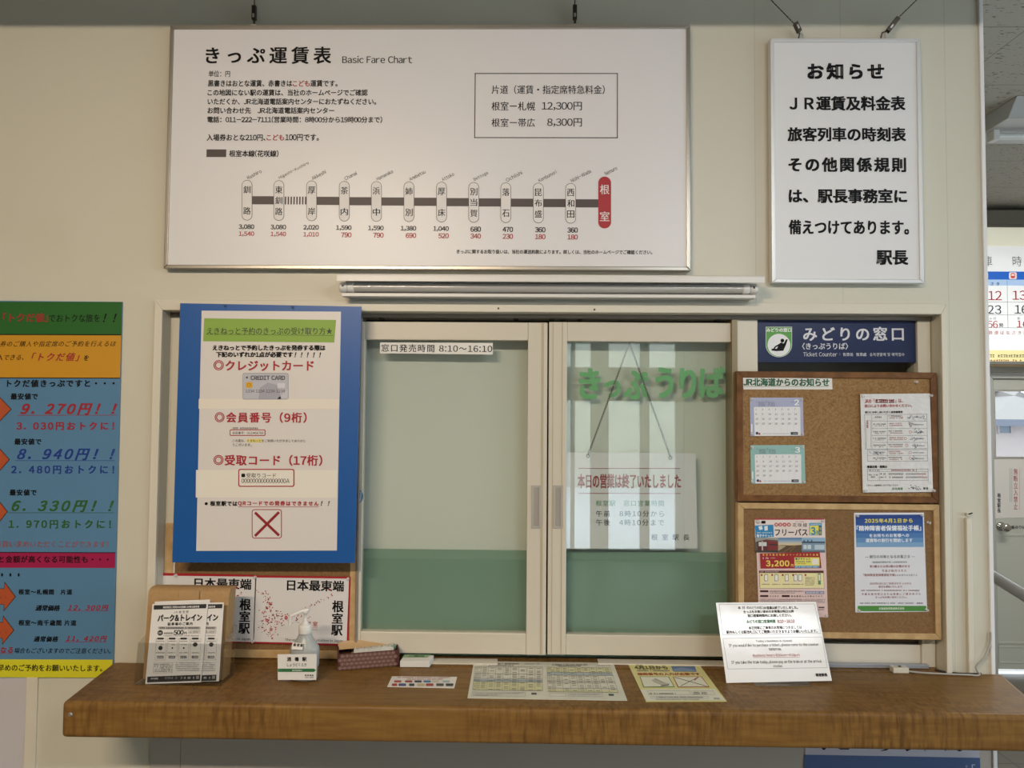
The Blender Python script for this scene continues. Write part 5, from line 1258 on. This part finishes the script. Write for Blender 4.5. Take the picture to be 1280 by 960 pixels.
# handrail
a, b_ = pt(1234, 716, .9), pt(1300, 756, .55)
hr = thing('handrail', 'grey round handrail sloping across the passage before the far door', 'handrail', (a.x, a.y, 0))
d = (b_-a).normalized()
MB().tube([a-d*.25, b_+d*.9], .022, M('grey_rail_vinyl', '#8d8d8c', .4), 20).build('rail', hr)
e = b_+d*.8
for q in (b_+d*.75, a-d*.2): MB().tube([(q.x, q.y, q.z-.01), (q.x, q.y, 0)], .017, alu, 16).build('post', hr)
# ceiling luminaire, seen past the end of the ticket office wall
zc = CEIL
q0 = ptz(1266, 117, zc)
lx0 = q0.x+.05
cl_ = thing('ceiling_lamp', 'white trough ceiling light seen past the wall end at the top right', 'lamp', (lx0+.6, 1.2, zc-.1))
prof = [(1.0, zc-.001), (1.42, zc-.001), (1.36, zc-.075), (1.06, zc-.075)]
MB().prism([(lx0-.02, y, z) for y, z in prof], (1.25, 0, 0), M('lamp_grey_enamel', '#b9bab8', .35)).build('housing', cl_, bevel=.003)
MB().tube([(lx0+.03, 1.21, zc-.098), (lx0+1.17, 1.21, zc-.098)], .016, M('lamp_tube_white', '#e4e4e0', .25), 16).build('tube', cl_)
for x in (lx0+.0, lx0+1.17): MB().box(x, x+.03, 1.185, 1.235, zc-.12, zc-.074, white_pl).build('socket', cl_, bevel=.003)

# ================================================================== OUTSIDE
snow = M('snow', '#e6ecf4', .8, bump=(1.2, .4, .2))
struct(MB().box(-30, 40, FARY+.3, 40, -.4, -.2, snow).box(-30, 40, -40, -6.4, -.4, -.2, snow).build('ground_snow'))
def house(name, label, cx, cy, w_, d_, h_, rh, wall, roof, face):
    t = thing(name, label, 'house', (cx, cy, -.2))
    x0, x1, y0, y1 = cx-w_/2, cx+w_/2, cy-d_/2, cy+d_/2
    mb = MB(); mb.prism([(x0, y0, -.2), (x1, y0, -.2), (x1, y0, h_), (cx, y0, h_+rh), (x0, y0, h_)], (0, d_, 0), wall); mb.build('wall', t)
    mb = MB()
    for s_ in (-1, 1):
        e = cx+s_*(w_/2+.3); mb.prism([(cx, y0-.3, h_+rh+.05), (e, y0-.3, h_-.12), (e, y0-.3, h_+.03), (cx, y0-.3, h_+rh+.2)], (0, d_+.6, 0), roof)
    mb.build('roof', t)
    yf = y0 if face < 0 else y1
    for i in (-1, 1):
        for zz_ in (.9,):
            f = MB().frame(cx+i*w_*.22-.55, cx+i*w_*.22+.55, zz_, zz_+1.2, .08, yf-.04 if face < 0 else yf, yf if face < 0 else yf+.04, white_pl).build('window', t)
            MB().box(cx+i*w_*.22-.47, cx+i*w_*.22+.47, yf-.02 if face < 0 else yf+.005, yf-.005 if face < 0 else yf+.02, zz_+.08, zz_+1.12, M('house_pane', '#454d58', .3)).build('pane', f)
    return t
t = thing('house', 'pale house with snowy hipped roof seen through the glass of the far door', 'house', (pt(1290, 520, 13).x, 15.5, -.2))
e0_, e1_ = pt(1239, 522, 13), pt(1370, 522, 13); r0_ = pt(1274, 489, 16); ze = 1.62; hw = M('house_siding', '#827570', .7)
MB().box(e0_.x+.25, e1_.x, 13.35, 18.6, -.2, ze, hw).build('wall', t)
R0, R1 = V((r0_.x, 16, r0_.z)), V((e1_.x, 16, r0_.z))
rf = MB(); A, B_, C_, D_ = V((e0_.x, 13, ze)), V((e1_.x, 13, ze)), V((e1_.x, 19, ze)), V((e0_.x, 19, ze))
rf.add([A, B_, C_, D_, R0, R1], [(0, 1, 5, 4), (1, 2, 5), (2, 3, 4, 5), (3, 0, 4), (3, 2, 1, 0)], M('snowy_roof', '#6f6864', .8)).box(A.x, B_.x, 12.98, 13.06, ze-.14, ze, M('roof_fascia', '#4c4c55', .7))
rf.build('roof', t)
wq = pt(1257, 535.5, 13.3); f = MB().frame(wq.x-.14, wq.x+.14, wq.z-.12, wq.z+.12, .02, 13.31, 13.35, hw).build('window', t)
MB().box(wq.x-.12, wq.x+.12, 13.33, 13.349, wq.z-.10, wq.z+.10, M('house_pane', '#454d58', .3)).build('pane', f)
house('house', 'beige house across the snow behind the waiting room', 2.2, -19, 12, 6, 4.2, 2.2, M('house_beige', '#c2bdb0', .7), M('snow_roof_far', '#a9a6a4', .8), 1)
rn = random.Random(9)
def tree(x, y, h_, label):
    t = thing('bare_tree', label, 'tree', (x, y, -.2)); mb = MB(); bark = M('bark', '#6a625c', .9)
    MB().tube([(x, y, -.2), (x+.05, y, h_*.4), (x-.05, y, h_*.75)], [.14, .09, .04], bark, 8).build('trunk', t)
    for i in range(46):
        z = h_*(.25+.5*rn.random()); a = rn.uniform(0, 6.28); l = rn.uniform(.5, 1.5)
        p = V((x, y, z)); q = p+V((math.cos(a)*l, math.sin(a)*l, l*.8)); mb.tube([p, p.lerp(q, .5)+V((0, 0, -.05)), q], [.03, .02, .006], bark, 5)
        for j in range(3):
            b_ = rn.uniform(0, 6.28); m_ = p.lerp(q, rn.uniform(.4, 1)); mb.tube([m_, m_+V((math.cos(b_)*.4, math.sin(b_)*.4, .4))], [.012, .004], bark, 4)
    mb.build('branches', t)
tq = pt(1240, 500, 20)
tree(tq.x, 20, 5.0, 'bare winter tree beyond the far door glass, left of the snowy roof')
bpy.data.objects.remove(_fo); bpy.data.curves.remove(_fc)
